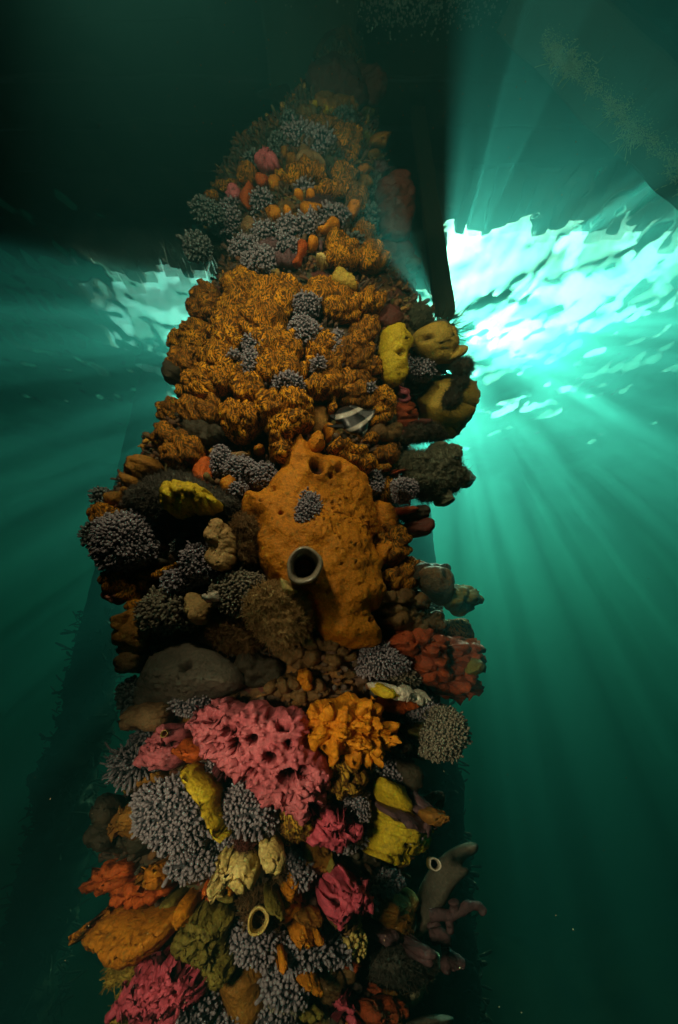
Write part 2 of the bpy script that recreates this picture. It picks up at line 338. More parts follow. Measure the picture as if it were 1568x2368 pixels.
M = dict(
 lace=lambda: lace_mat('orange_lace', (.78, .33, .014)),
 lacedim=lambda: lace_mat('brown_or_dim_lace', (.52, .21, .014)),  # darker copy of the orange lace: shade painted in, browner colonies too
 laceyel=lambda: lace_mat('ochre_lace', (.50, .30, .03), ws=90, vs=200),
 orange=lambda: organ('orange_sponge', (.62, .22, .008), .5, 16, dark=(.16, .09, .015), alt=(.46, .15, .006)),
 vivid=lambda: organ('vivid_orange_sponge', (.80, .30, .01), .5, 22, alt=(.55, .16, .006)),
 redor=lambda: organ('red_orange_sponge', (.62, .12, .012), .5, 22, alt=(.38, .06, .01)),
 red=lambda: organ('red_sponge', (.42, .075, .018), .5, 18, alt=(.24, .04, .012)),
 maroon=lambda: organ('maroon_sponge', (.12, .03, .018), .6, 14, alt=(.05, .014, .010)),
 pink=lambda: organ('pink_sponge', (.66, .17, .20), .4, 24, alt=(.50, .10, .13), bump=.2),
 pinkhot=lambda: organ('deep_pink_sponge', (.66, .10, .15), .4, 30, alt=(.42, .05, .09), bump=.2),
 yellow=lambda: organ('yellow_sponge', (.66, .48, .02), .4, 26, alt=(.50, .33, .015), dark=(.25, .16, .02)),
 mustard=lambda: organ('mustard_sponge', (.52, .34, .05), .5, 20, alt=(.36, .23, .03), dark=(.18, .12, .02)),
 cream=lambda: organ('cream_sponge', (.74, .58, .22), .5, 26, alt=(.55, .38, .08)),
 white=lambda: organ('white_crust', (.78, .72, .60), .5, 60, alt=(.50, .42, .30)),
 tan=lambda: organ('tan_sponge', (.34, .20, .09), .5, 20, alt=(.20, .11, .05)),
 brown=lambda: organ('brown_sponge', (.20, .11, .035), .6, 16, alt=(.10, .05, .018), dark=(.04, .02, .01)),
 brownor=lambda: organ('orange_brown_sponge', (.36, .16, .02), .6, 14, alt=(.20, .08, .012), dark=(.10, .05, .01)),
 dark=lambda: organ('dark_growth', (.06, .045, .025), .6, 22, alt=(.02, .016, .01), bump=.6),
 olive=lambda: organ('olive_sponge', (.24, .19, .03), .5, 24, alt=(.14, .11, .02), dark=(.07, .05, .015)),
 greygreen=lambda: organ('grey_green_sponge', (.13, .13, .08), .5, 24, alt=(.08, .08, .05)),
 grey=lambda: organ('grey_sponge', (.15, .125, .095), .5, 20, alt=(.095, .078, .06), bump=.5),
 darkgrey=lambda: organ('dark_grey_sponge', (.085, .075, .06), .5, 16, alt=(.05, .045, .035), bump=.5),
 sandy=lambda: organ('sandy_turf', (.52, .33, .13), .5, 30, alt=(.32, .19, .07)),
 purple=lambda: organ('purple_brown_coral', (.16, .08, .09), .5, 24, alt=(.09, .045, .05)),
 pinkwhite=lambda: organ('pinkish_shell', (.60, .26, .18), .6, 30, alt=(.36, .10, .08)),
 glass=lambda: organ('milky_tunic', (.42, .36, .27), .3, 20, rough=.25, bump=.1, alt=(.34, .28, .2), spec=.6),
 inside=lambda: organ('siphon_inside', (.10, .075, .04), .4, 40, rough=.4, bump=.1),
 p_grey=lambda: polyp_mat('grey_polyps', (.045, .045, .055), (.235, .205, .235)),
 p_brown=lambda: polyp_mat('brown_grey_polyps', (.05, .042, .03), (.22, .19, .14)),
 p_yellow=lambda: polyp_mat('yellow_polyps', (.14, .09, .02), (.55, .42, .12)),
 p_dark=lambda: polyp_mat('dim_polyps', (.03, .035, .035), (.11, .13, .13)),  # dimmer copy of the grey polyps, shade put into the colour
)
# ---------------------------------------------------------------- photo crops that the shapes were measured in
CR = dict(d1=(700,400,1.568), d2=(600,2700,2.24), d3=(1200,2600,2.0907), d4=(350,3300,1.96), d5=(1000,3300,1.568),
          d6=(340,1800,2.24), d7=(1250,1500,2.24), c1=(600,200,1.2062), c2=(500,1100,1.0453), c3=(300,1750,.9224),
          c4=(350,2500,.9503), c5=(350,3250,.9224), e6=(1500,0,1.2927), f1=(1280,1580,5.6), f2=(1080,2180,6.03), f3=(940,3450,7.127), g=(0,0,.57798))
def tp(c, pts):
    ox, oy, s = CR[c]; a = np.array(pts, float)
    return (np.array([ox, oy]) + a / s) * .57798
def ell(cx, cy, rx, ry=None, rot=0, seed=0, wob=.13, n=28):
    ry = ry or rx; th = np.linspace(0, 2 * math.pi, n, endpoint=False); rs = np.random.RandomState(seed + 11)
    k = 1 + sum(wob / (1 + .5 * q) * np.sin(q * th + rs.rand() * 6.3) for q in (2, 3, 5, 7))
    x, y = rx * k * np.cos(th), ry * k * np.sin(th); c, s = math.cos(math.radians(rot)), math.sin(math.radians(rot))
    return np.stack([cx + x * c - y * s, cy + x * s + y * c], 1)
from mathutils.geometry import delaunay_2d_cdt
def site(X, Y):
    d = ray(X, Y).normalized(); h = core_bvh.ray_cast(Vector((0, 0, 0)), d, 20)
    if h[0] is not None: return h[0], h[1]
    k = (PY - .26) / d.y; p = d * k
    q = core_bvh.find_nearest(p)
    n = (p - Vector((np.interp(p.z, rows[:, 0], rows[:, 1]), PY, p.z))); n.z = 0
    return p, n.normalized()
def densify(poly, sp):
    out = []
    for i in range(len(poly)):
        a, b_ = poly[i], poly[(i + 1) % len(poly)]; n = max(1, int(round(np.linalg.norm(b_ - a) / sp)))
        for k in range(n): out.append(a + (b_ - a) * k / n)
    return np.array(out)
def smooth_poly(poly, it=1):
    for _ in range(it):
        q = []
        for i in range(len(poly)):
            a, b_ = poly[i], poly[(i + 1) % len(poly)]; q += [a * .75 + b_ * .25, a * .25 + b_ * .75]
        poly = np.array(q)
    return poly
def inside(poly, P):
    x, y = P[:, 0], P[:, 1]; c = np.zeros(len(P), bool); n = len(poly)
    for i in range(n):
        x1, y1 = poly[i]; x2, y2 = poly[(i + 1) % n]
        if y1 == y2: continue
        m = ((y1 > y) != (y2 > y)) & (x < (x2 - x1) * (y - y1) / (y2 - y1) + x1); c ^= m
    return c
def bdist(poly, P):
    d = np.full(len(P), 1e9)
    for i in range(len(poly)):
        a, b_ = poly[i], poly[(i + 1) % len(poly)]; ab = b_ - a; t = np.clip(((P - a) @ ab) / max(ab @ ab, 1e-9), 0, 1)
        d = np.minimum(d, np.linalg.norm(P - (a + t[:, None] * ab), axis=1))
    return d
def tri2d(poly, sp, seed=0):
    rs = np.random.RandomState(seed); B = densify(poly, sp); nb = len(B)
    x0, y0 = B.min(0); x1, y1 = B.max(0)
    g = [(x + (sp / 2 if r % 2 else 0), y) for r, y in enumerate(np.arange(y0, y1, sp * .866)) for x in np.arange(x0, x1, sp)]
    g = np.array(g) if len(g) else np.zeros((0, 2))
    if len(g):
        g = g + rs.uniform(-.18, .18, g.shape) * sp
        g = g[inside(B, g)]; g = g[bdist(B, g) > sp * .55] if len(g) else g
    pts = np.concatenate([B, g]) if len(g) else B
    r = delaunay_2d_cdt([Vector(p) for p in pts], [(i, (i + 1) % nb) for i in range(nb)], [], 1, 1e-5)
    P2 = np.array([tuple(v) for v in r[0]]); F2 = np.array([f for f in r[2] if len(f) == 3])
    a, b_, c = P2[F2[:, 0]], P2[F2[:, 1]], P2[F2[:, 2]]
    cr = (b_[:, 0] - a[:, 0]) * (c[:, 1] - a[:, 1]) - (b_[:, 1] - a[:, 1]) * (c[:, 0] - a[:, 0])
    F2[cr > 0] = F2[cr > 0][:, ::-1]      # image y runs down: this faces the viewer
    return P2, F2, B
def drape(poly, sp, H, W=None, seed=0, solid=False, lift=0, smooth_it=6, pw=.5, flat=.0, center=None):
    """a sheet of photo outline `poly`, laid on the pylon and swollen by H metres towards its middle"""
    P2, F2, B = tri2d(poly, sp, seed); d = bdist(B, P2)
    c = poly.mean(0) if center is None else np.array(center); p0, n0 = site(*c)
    dv = ray(*c).normalized(); nn = (n0 * .5 - dv * .8).normalized()
    base = np.zeros((len(P2), 3)); p0v = Vector(p0)
    for i, (X, Y) in enumerate(P2):
        r = ray(X, Y); k = p0v.dot(nn) / max(r.dot(nn), -1e9) if abs(r.dot(nn)) > 1e-4 else 1
        q = r * k
        if not solid:
            h = core_bvh.ray_cast(Vector((0, 0, 0)), r, 20)
            if h[0] is not None and (h[0] - p0v).length < .45: q = h[0]
            else: q = q * 1.0
        base[i] = q
    ph = float(np.linalg.norm(P2.max(0) - P2.min(0))) * .001 * .36; r0 = p0v.length
    rg = np.linalg.norm(base, axis=1); base *= (np.clip(rg, r0 - ph, r0 + ph) / rg)[:, None]
    E = np.unique(np.sort(np.concatenate([F2[:, [0, 1]], F2[:, [1, 2]], F2[:, [2, 0]]]), 1), axis=0)
    rng_ = np.linalg.norm(base, axis=1)
    for _ in range(smooth_it * (2 if sp < 5 else 1)):     # smooth the depth only
        s = np.zeros(len(rng_)); w = np.zeros(len(rng_))
        np.add.at(s, E[:, 0], rng_[E[:, 1]]); np.add.at(s, E[:, 1], rng_[E[:, 0]]); np.add.at(w, E.ravel(), 1)
        rng_ = .4 * rng_ + .6 * s / np.maximum(w, 1)
    un = base / np.linalg.norm(base, axis=1)[:, None]; base = un * rng_[:, None]
    Wd = W or min(d.max(), 36); x = np.clip(d / max(Wd, 1e-3), 0, 1)
    f = (1 - (1 - x) ** 2) ** pw
    nrm = vnormals(base, F2); nv = np.array(nn); nrm = nrm * np.sign((nrm @ nv))[:, None]; nrm = nrm * .5 + nv * .8; nrm /= np.linalg.norm(nrm, axis=1)[:, None]
    V = base + nrm * (f * H + lift)[:, None]
    V = V - nrm * (.012 * (d < 1e-3))[:, None] * (0 if solid else 1)
    return V, F2, d, nrm, base, f, np.array(p0)
def close_back(V, F2, d, nrm, base, f, Hb):
    """back sheet of a free-standing body"""
    edge = d < 1e-3; n = len(V); idx = np.where(edge, np.arange(n), np.arange(n) + n)
    Vb = base - nrm * (f * Hb)[:, None]
    return np.concatenate([V, Vb]), np.concatenate([F2, idx[F2][:, ::-1]])
def skirt(V, F2, d, nrm, depth=.09):
    be = {}
    for f in F2:
        for a, b_ in ((f[0], f[1]), (f[1], f[2]), (f[2], f[0])):
            be[(a, b_)] = be.get((a, b_), 0) + 1
    bd = [(a, b_) for (a, b_) in be if (b_, a) not in be]
    ids = {v: k for k, v in enumerate(dict.fromkeys([a for e in bd for a in e]))}
    keys = list(ids); n = len(V)
    Vb = V[keys] - nrm[keys] * depth - 0
    cen = V[keys].mean(0); Vb = Vb + (cen - Vb) * .12
    Fs = []
    for a, b_ in bd: Fs += [(b_, a, n + ids[a]), (b_, n + ids[a], n + ids[b_])]
    return np.concatenate([V, Vb]), np.concatenate([F2, np.array(Fs)])
def finish(name, V, F, mat, loc, label, cat, group=None, parent=None, attr=None, pit=None):
    me = mesh_from(name, V - loc, F); o = link(name, me, mat)
    if attr is not None:
        a = me.attributes.new('tip', 'FLOAT', 'POINT'); a.data.foreach_set('value', np.asarray(attr, np.float32))
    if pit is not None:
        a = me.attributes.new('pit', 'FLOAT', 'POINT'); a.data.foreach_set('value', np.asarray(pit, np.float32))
    o.location = loc
    if parent is not None: o.parent = parent; o.location = Vector(loc) - parent.location
    else:
        if label: o['label'] = label
        if cat: o['category'] = cat
        if group: o['group'] = group
    return o
def cells(Q, f, s):      # cell distance in the plane of the growth
    return worley(np.stack([Q[:, 0] * f, Q[:, 1] * f, np.full(len(Q), .5)], 1) * np.array([1, 1, 1]), s, flat=True)
PIT = [None]
def view_plane(B):
    cp, sp = math.cos(PITCH), math.sin(PITCH); dep = B[:, 1] * cp + B[:, 2] * sp
    return np.stack([B[:, 0] / dep, (B[:, 2] * cp - B[:, 1] * sp) / dep], 1)
def relief(kind, V, Q, d, seed, px=1., amp=1.):
    """height added along the normals for each way of growing; Q = metres across the colony"""
    PIT[0] = None; s = seed * 3.7; P = V + s; Q = Q + s; edge = np.clip(d / 9, 0, 1)
    if kind == 'smooth':
        h = .012 * fbm(P * 9, 1, 2) + .006 * fbm(P * 32, 5, 3)
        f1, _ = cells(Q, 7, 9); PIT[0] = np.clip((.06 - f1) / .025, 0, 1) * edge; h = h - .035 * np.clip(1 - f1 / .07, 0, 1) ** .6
    elif kind == 'lumpy':
        h = .012 * fbm(P * 9, 1, 2) + .008 * fbm(P * 30, 5, 3)
    elif kind == 'plain':
        h = .007 * fbm(P * 12, 1, 3) + .0015 * fbm(P * 80, 3, 2)
    elif kind == 'folds':
        Qw = Q + .016 * np.stack([vnoise(P * 16, 3), vnoise(P * 16, 4)], 1)
        f1, f2 = cells(Qw, 15, 2); g1, g2 = cells(Qw, 48, 6)
        h = .020 * np.sqrt(np.clip(1 - f1 ** 2 * 1.6, 0, 1)) - .012 * np.clip(1 - (f2 - f1) / .22, 0, 1) - .008 + .009 * np.sqrt(np.clip(1 - g1 ** 2 * 1.3, 0, 1)) - .006 * np.clip(1 - (g2 - g1) / .3, 0, 1) + .005 * vnoise(P * 90, 8)
    elif kind == 'spiky':
        Qw = Q + .006 * np.stack([vnoise(P * 30, 3), vnoise(P * 30, 4)], 1)
        f1, f2 = cells(Qw, 56, 2); g1, _ = cells(Qw, 22, 5); k1, _ = cells(Qw, 11, 8)
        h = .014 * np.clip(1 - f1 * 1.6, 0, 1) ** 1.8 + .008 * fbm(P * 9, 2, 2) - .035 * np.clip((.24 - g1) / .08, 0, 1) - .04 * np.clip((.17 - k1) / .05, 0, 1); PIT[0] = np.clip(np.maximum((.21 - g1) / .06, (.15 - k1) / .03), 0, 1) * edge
    elif kind == 'knobs':
        f1, f2 = cells(Q, 30, 2); h = .028 * np.sqrt(np.clip(1 - f1 ** 2 * 1.8, 0, 1)) - .020 - .010 * np.clip(1 - (f2 - f1) / .25, 0, 1) + .006 * fbm(P * 60, 8, 3)
    elif kind == 'branch':
        Qw = Q + .012 * np.stack([vnoise(P * 20, 3), vnoise(P * 20, 4)], 1)
        f1, f2 = cells(Qw, 34, 2); g1, _ = cells(Qw, 75, 4); h = .042 * np.clip(1 - f1 * 1.35, 0, 1) ** 1.1 - .018 + .012 * np.clip(1 - g1 * 1.4, 0, 1)
    elif kind == 'honey':
        f1, f2 = cells(Q, 34, 2); h = -.016 * np.clip((.5 - f1) / .4, 0, 1) + .010 * fbm(P * 14, 3, 2)
    elif kind == 'fuzz':
        h = .010 * fbm(P * 12, 1, 2) + .008 * vnoise(P * 150, 4) + .006 * vnoise(P * 70, 4)
    elif kind == 'rough':
        f1, f2 = cells(Q, 26, 2); h = .020 * fbm(P * 16, 1, 4) + .012 * (1 - f1) + .006 * vnoise(P * 90, 4)
    return h * edge * amp
HK = .70
SEED = [0]
def colony(kind, crop, shape, color, H, label, cat='sponge', name=None, sp=None, solid=False, W=None, group=None, amp=1., lift=0, pores=(), smooth=1, parent=None, pw=.5):
    SEED[0] += 1; sd = SEED[0]
    poly = tp(crop, ell(*shape, seed=sd) if not hasattr(shape[0], '__len__') else shape)
    poly = smooth_poly(poly, smooth)
    if kind == 'folds': H *= .8; poly = poly.mean(0) + (poly - poly.mean(0)) * 1.12
    if kind in ('spiky', 'folds', 'knobs', 'branch', 'rough', 'honey', 'fuzz'):    # ragged outline
        B = densify(poly, 5.); c = B.mean(0); th = np.arange(len(B)); q = np.stack([B[:, 0] * .09, B[:, 1] * .09, np.full(len(B), sd * 1.)], 1)
        dirs = B - c; dirs /= np.maximum(np.linalg.norm(dirs, axis=1), 1)[:, None]
        poly = B + dirs * (3.2 * vnoise(q * 1.0, 4) + 2.2 * vnoise(q * 3, 5))[:, None]
    sp = sp or {'spiky': 2.9, 'folds': 3.1, 'knobs': 3.2, 'branch': 3.0, 'honey': 3.0, 'fuzz': 3.0, 'rough': 3.6}.get(kind, 4.4)
    ar = poly.max(0) - poly.min(0)
    if min(ar) < 60: sp = min(sp, 2.8)
    V, F, d, nr, base, f, loc = drape(poly, sp, H * HK, W, sd, solid, lift * .75, pw=pw)
    H = H * HK
    Q = view_plane(base) * float(np.linalg.norm(loc))
    h = relief(kind, V, Q, d, sd, amp=amp * (.6 if min(ar) < 45 else 1))
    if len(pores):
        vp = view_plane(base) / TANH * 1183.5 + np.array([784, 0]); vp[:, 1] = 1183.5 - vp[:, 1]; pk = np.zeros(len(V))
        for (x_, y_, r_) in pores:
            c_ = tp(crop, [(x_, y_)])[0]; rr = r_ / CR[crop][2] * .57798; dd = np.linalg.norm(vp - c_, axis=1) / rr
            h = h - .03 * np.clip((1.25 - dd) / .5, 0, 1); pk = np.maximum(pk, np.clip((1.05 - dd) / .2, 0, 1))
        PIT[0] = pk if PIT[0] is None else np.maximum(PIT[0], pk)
    nv = vnormals(V, F); nv *= np.sign((nv * nr).sum(1))[:, None]
    V = V + nv * h[:, None] * .7 + nr * h[:, None] * .3
    if solid: V, F = close_back(V, F, d, nr, base, f, H * .8)
    else: V, F = skirt(V, F, d, nr)
    if kind == 'fuzz' and label:         # short bristles all over
        rs = np.random.RandomState(sd); nb = len(base); a_, b2, c2 = V[F[:, 0]], V[F[:, 1]], V[F[:, 2]]
        ar_ = np.linalg.norm(np.cross(b2 - a_, c2 - a_), axis=1) / 2 * (F.max(1) < nb if not solid else 1)
        n_ = int(min(6000, ar_.sum() / (.0028 ** 2))); ti = rs.choice(len(F), n_, p=ar_ / ar_.sum()); nn_ = np.zeros(V.shape); nn_[:nb] = vnormals(V, F)[:nb] * np.sign((vnormals(V, F)[:nb] * nr).sum(1))[:, None] if not solid else vnormals(V, F)[:nb]
        if solid: nn_ = vnormals(V, F)
        D_ = nn_[F[ti, 0]] + rs.normal(size=(n_, 3)) * .45 + .5 * np.stack([vnoise(V[F[ti, 0]] * 30, k_) for k_ in (41, 42, 43)], 1); D_ /= np.linalg.norm(D_, axis=1)[:, None] + 1e-9
        Vh, Fh, _ = fingers((a_[ti] + b2[ti] + c2[ti]) / 3, D_, rs.uniform(.003, .010, n_), np.full(n_, .0007), sd, sides=3, bend=.5, club=.8)
        F = np.concatenate([F, Fh + len(V)]); V = np.concatenate([V, Vh])
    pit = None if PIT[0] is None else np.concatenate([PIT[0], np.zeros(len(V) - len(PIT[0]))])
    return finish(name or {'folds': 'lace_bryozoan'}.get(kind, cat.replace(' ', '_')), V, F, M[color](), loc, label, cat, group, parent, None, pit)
def fingers(P0, D0, Ls, R, seed, rings=4, sides=6, bend=.25, club=1.25):
    """a batch of little club-shaped polyps"""
    rs = np.random.RandomState(seed); n = len(P0)
    a = np.cross(D0, rs.normal(size=(n, 3))); a /= np.linalg.norm(a, axis=1)[:, None]; b_ = np.cross(D0, a)
    bendv = rs.normal(size=(n, 3)) * bend; V = []; T = []
    prof = [(0, .7), (.45, .8), (.78, club), (.97, club * .75)]
    for (t, r) in prof:
        c = P0 + D0 * (Ls * t)[:, None] + bendv * (Ls * t * t)[:, None]
        for k in range(sides):
            an_ = 2 * math.pi * k / sides
            V.append(c + (a * math.cos(an_) + b_ * math.sin(an_)) * (R * r)[:, None]); T.append(np.full(n, t))
    V.append(P0 + D0 * (Ls * 1.04)[:, None] + bendv * (Ls)[:, None]); T.append(np.full(n, 1.))
    V = np.stack(V, 1).reshape(-1, 3); T = np.stack(T, 1).ravel(); k = len(prof) * sides + 1
    f = []
    for r in range(len(prof) - 1):
        for s in range(sides):
            s2 = (s + 1) % sides; A, B_, C_, D_ = r * sides + s, r * sides + s2, (r + 1) * sides + s2, (r + 1) * sides + s
            f += [(A, B_, C_), (A, C_, D_)]
    for s in range(sides): f.append(((len(prof) - 1) * sides + s, (len(prof) - 1) * sides + (s + 1) % sides, k - 1))
    f = np.array(f); F = (f[None] + (np.arange(n) * k)[:, None, None]).reshape(-1, 3)
    return V, F, T
def polyps(crop, shape, label, color='p_grey', H=.05, pitch=7.0, L=.017, R=.0042, solid=False, droop=.25, group=None, cat='soft coral', name='soft_coral', wild=.22):
    SEED[0] += 1; sd = SEED[0]; rs = np.random.RandomState(sd)
    poly = tp(crop, ell(*shape, seed=sd) if not hasattr(shape[0], '__len__') else shape); poly = smooth_poly(poly, 1)
    cen = poly.mean(0); poly = cen + (poly - cen) * .90
    H = H * HK
    V, F, d, nr, base, f, loc = drape(poly, 5.0, H, None, sd, solid, 0)
    dist = float(np.linalg.norm(loc)) - H * .6; pxm = dist / 1050.; pitch *= .62
    if solid: Vd, Fd = close_back(V, F, d, nr, base, f, H * .8)
    else: Vd, Fd = skirt(V, F, d, nr)
    nvv = vnormals(Vd, Fd)
    if not solid: nvv[:len(V)] *= np.sign((nvv[:len(V)] * nr).sum(1))[:, None]
    # even scatter over the triangles
    a, b_, c = Vd[Fd[:, 0]], Vd[Fd[:, 1]], Vd[Fd[:, 2]]
    use = np.ones(len(Fd), bool)
    if not solid: use[len(F):] = False
    area = np.linalg.norm(np.cross(b_ - a, c - a), axis=1) / 2 * use; pit = pitch * pxm
    n = int(area.sum() / (pit * pit) * 2.4) + 8
    ti = rs.choice(len(Fd), n, p=area / area.sum()); u = rs.rand(n, 2); m = u.sum(1) > 1; u[m] = 1 - u[m]
    q = a[ti] + (b_ - a)[ti] * u[:, :1] + (c - a)[ti] * u[:, 1:]; nq = nvv[Fd[ti]].mean(1)
    keep = []; cell = {}
    for i in range(n):
        k = tuple(np.floor(q[i] / pit).astype(int)); ok = True
        for dx in (-1, 0, 1):
            for dy in (-1, 0, 1):
                for dz in (-1, 0, 1):
                    for j in cell.get((k[0] + dx, k[1] + dy, k[2] + dz), ()):
                        if np.sum((q[i] - q[j]) ** 2) < (pit * .78) ** 2: ok = False; break
                    if not ok: break
                if not ok: break
            if not ok: break
        if ok: keep.append(i); cell.setdefault(k, []).append(i)
    q, nq = q[keep], nq[keep]; cc = Vd.mean(0) - np.array(nr.mean(0)) * .02
    rad = q - cc; rad /= np.linalg.norm(rad, axis=1)[:, None]
    D = nq * .6 + rad * .75 + rs.normal(size=q.shape) * wild * .5 + .35 * np.stack([vnoise(q * 25, 31), vnoise(q * 25, 32), vnoise(q * 25, 33)], 1) + np.array([0, 0, -droop])
    D /= np.linalg.norm(D, axis=1)[:, None]
    sc = pxm / .00105 * .58
    vv = 1 + .35 * fbm(q * 22 + sd, 3, 2); Ls = L * sc * rs.uniform(.6, 1.4, len(q)) * vv; Rr = R * sc * rs.uniform(.7, 1.2, len(q)) * (vv * .6 + .4)
    Vf, Ff, T = fingers(q - D * (Ls * .15)[:, None], D, Ls, Rr, sd)
    VV = np.concatenate([Vd, Vf]); FF = np.concatenate([Fd, Ff + len(Vd)]); TT = np.concatenate([np.full(len(Vd), .1), T])
    return finish(name, VV, FF, M[color](), loc, label, cat, group, None, TT)
def tubes(paths, mat, name, label, cat, sides=10, bumpy=.15, seed=0, parent=None, group=None):
    """tapering, bumpy limbs: paths = list of [(x, y, z, r), ...]"""
    VV, FF = [], []; n0 = 0
    for pth in paths:
        p = np.array(pth, float); m = max(12, len(p) * 7); t = np.linspace(0, len(p) - 1, m)
        q = np.stack([np.interp(t, range(len(p)), p[:, k]) for k in range(4)], 1)
        for _ in range(3): q[1:-1] = q[1:-1] * .5 + (q[:-2] + q[2:]) * .25
        end = np.minimum(1, np.sqrt(1 - np.clip((t - (len(p) - 1.35)) / .35, 0, 1) ** 2 + 1e-3))
        tg = np.gradient(q[:, :3], axis=0); tg /= np.linalg.norm(tg, axis=1)[:, None] + 1e-9
        a = np.cross(tg, [0.3, 1, .2]); a /= np.linalg.norm(a, axis=1)[:, None]; b_ = np.cross(tg, a)
        th = np.linspace(0, 2 * math.pi, sides, endpoint=False)
        ringp = q[:, None, :3] + (a[:, None] * np.cos(th)[None, :, None] + b_[:, None] * np.sin(th)[None, :, None]) * (q[:, 3] * end)[:, None, None]
        pts = ringp.reshape(-1, 3); cn = q[:, None, :3].repeat(sides, 1).reshape(-1, 3)
        pts = cn + (pts - cn) * (1 + bumpy * fbm(pts * 60 + seed, 2, 2))[:, None]
        i = np.arange((m - 1) * sides).reshape(m - 1, sides); j = np.roll(i, -1, 1)
        f = np.concatenate([np.stack([i.ravel(), j.ravel(), (j + sides).ravel()], 1), np.stack([i.ravel(), (j + sides).ravel(), (i + sides).ravel()], 1)])
        VV += [pts, q[-1:, :3]]; tip = [((m - 1) * sides + k, (m - 1) * sides + (k + 1) % sides, m * sides) for k in range(sides)]
        FF += [f + n0, np.array(tip) + n0]; n0 += m * sides + 1
    V = np.concatenate(VV); return finish(name, V, np.concatenate(FF), mat, np.array(paths[0][0][:3]), label, cat, group, parent)
def at(crop, x, y, depth):
    X, Y = tp(crop, [(x, y)])[0]; r = ray(X, Y); p = r * (depth / r.y); return p
def on(crop, x, y, out=0.):
    X, Y = tp(crop, [(x, y)])[0]; p, n = site(X, Y); d = ray(X, Y).normalized(); return Vector(p) + (n * .5 - d * .8).normalized() * out, (n * .5 - d * .8).normalized()
# mottled crust that covers the timber between the colonies
crust_mat, t, b = mat_new('mottled_crust'); L = t.links.new
tc = N(t, 'ShaderNodeTexCoord'); cells_ = N(t, 'ShaderNodeTexVoronoi', i_Scale=16); nz = N(t, 'ShaderNodeTexNoise', i_Scale=9, i_Detail=5)
sc = N(t, 'ShaderNodeVectorMath', operation='MULTIPLY_ADD'); L(tc.outputs['Object'], nz.inputs['Vector']); L(nz.outputs['Color'], sc.inputs[0]); sc.inputs[1].default_value = (.2,) * 3; L(tc.outputs['Object'], sc.inputs[2]); L(sc.outputs[0], cells_.inputs['Vector'])
sx = N(t, 'ShaderNodeSeparateColor'); L(cells_.outputs['Color'], sx.inputs[0]); r = N(t, 'ShaderNodeValToRGB'); L(sx.outputs[0], r.inputs[0]); r.color_ramp.interpolation = 'CONSTANT'
e = r.color_ramp.elements; e[0].position = 0; e[0].color = (.05, .03, .015, 1); e[1].position = .9; e[1].color = (.22, .09, .012, 1)
for p_, c_ in ((.25, (.10, .05, .015)), (.42, (.085, .018, .012)), (.55, (.05, .045, .02)), (.68, (.16, .07, .015)), (.8, (.11, .09, .025))): q = e.new(p_); q.color = (*c_, 1)
n2 = N(t, 'ShaderNodeTexNoise', i_Scale=70, i_Detail=4); L(tc.outputs['Object'], n2.inputs['Vector']); mr = N(t, 'ShaderNodeMapRange'); mr.inputs['To Min'].default_value = .5; mr.inputs['To Max'].default_value = 2.2; L(n2.outputs[0], mr.inputs[0])
mx = N(t, 'ShaderNodeVectorMath', operation='SCALE'); L(r.outputs[0], mx.inputs[0]); L(mr.outputs[0], mx.inputs['Scale']); L(mx.outputs[0], b.inputs['Base Color']); b.inputs['Roughness'].default_value = .85
bp = N(t, 'ShaderNodeBump', i_Strength=.8, i_Distance=.01); L(n2.outputs[0], bp.inputs['Height']); L(bp.outputs[0], b.inputs['Normal'])
# ---------------------------------------------------------------- the pylon itself
pylon = link('jetty_pylon', mesh_from('jetty_pylon', CORE_V - np.array([PX, PY, 0]), CORE_F), crust_mat,
             label='thick vertical jetty pylon smothered in sponges and soft corals, centre of the picture', cat='pylon')
pylon.location = (PX, PY, 0)
# countless little growths between the colonies
rs = np.random.RandomState(77); sel = np.where((CORE_V[:, 2] > -.9) & (CORE_V[:, 2] < 2.9) & (CORE_V[:, 1] < PY + .05))[0]
n = 20000; ii = rs.choice(sel, n); P0 = CORE_V[ii] + rs.normal(size=(n, 3)) * .004
D0 = P0 - np.stack([np.interp(P0[:, 2], zs, cx), np.full(n, PY), P0[:, 2] + .02], 1); D0 += rs.normal(size=(n, 3)) * .12; D0 /= np.linalg.norm(D0, axis=1)[:, None]
pt = (fbm(P0 * 13, 9, 2) > rs.uniform(-.3, .3, n)) * 1.
Vf, Ff, Tf = fingers(P0, D0, rs.uniform(.006, .026, n) * (1 + pt * .4), rs.uniform(.0025, .008, n), 5, sides=5)
tint = np.repeat(np.clip(.5 + .45 * fbm(P0 * 8, 21, 2) + rs.normal(size=n) * .15, 0, 1), len(Vf) // n)
tm, t, b = mat_new('mixed_small_growth'); L = t.links.new; at_ = N(t, 'ShaderNodeAttribute', attribute_name='tip'); r = N(t, 'ShaderNodeValToRGB'); L(at_.outputs['Fac'], r.inputs[0]); e = r.color_ramp.elements
e[0].color = (.06, .035, .02, 1); e[1].color = (.50, .22, .02, 1)
for p_, c_ in ((.2, (.05, .045, .03)), (.35, (.12, .05, .02)), (.5, (.06, .05, .045)), (.62, (.20, .09, .02)), (.75, (.09, .02, .015)), (.85, (.18, .14, .04))): q = e.new(p_); q.color = (*c_, 1)
L(r.outputs[0], b.inputs['Base Color']); b.inputs['Roughness'].default_value = .8
o = finish('small_growth', Vf, Ff, tm, np.array([PX, PY, 0.]), None, None, None, pylon, tint); o['kind'] = 'stuff'
C_, PL = colony, polyps
SC, BR, SP, AS = 'soft coral', 'bryozoan', 'sponge', 'sea squirt'
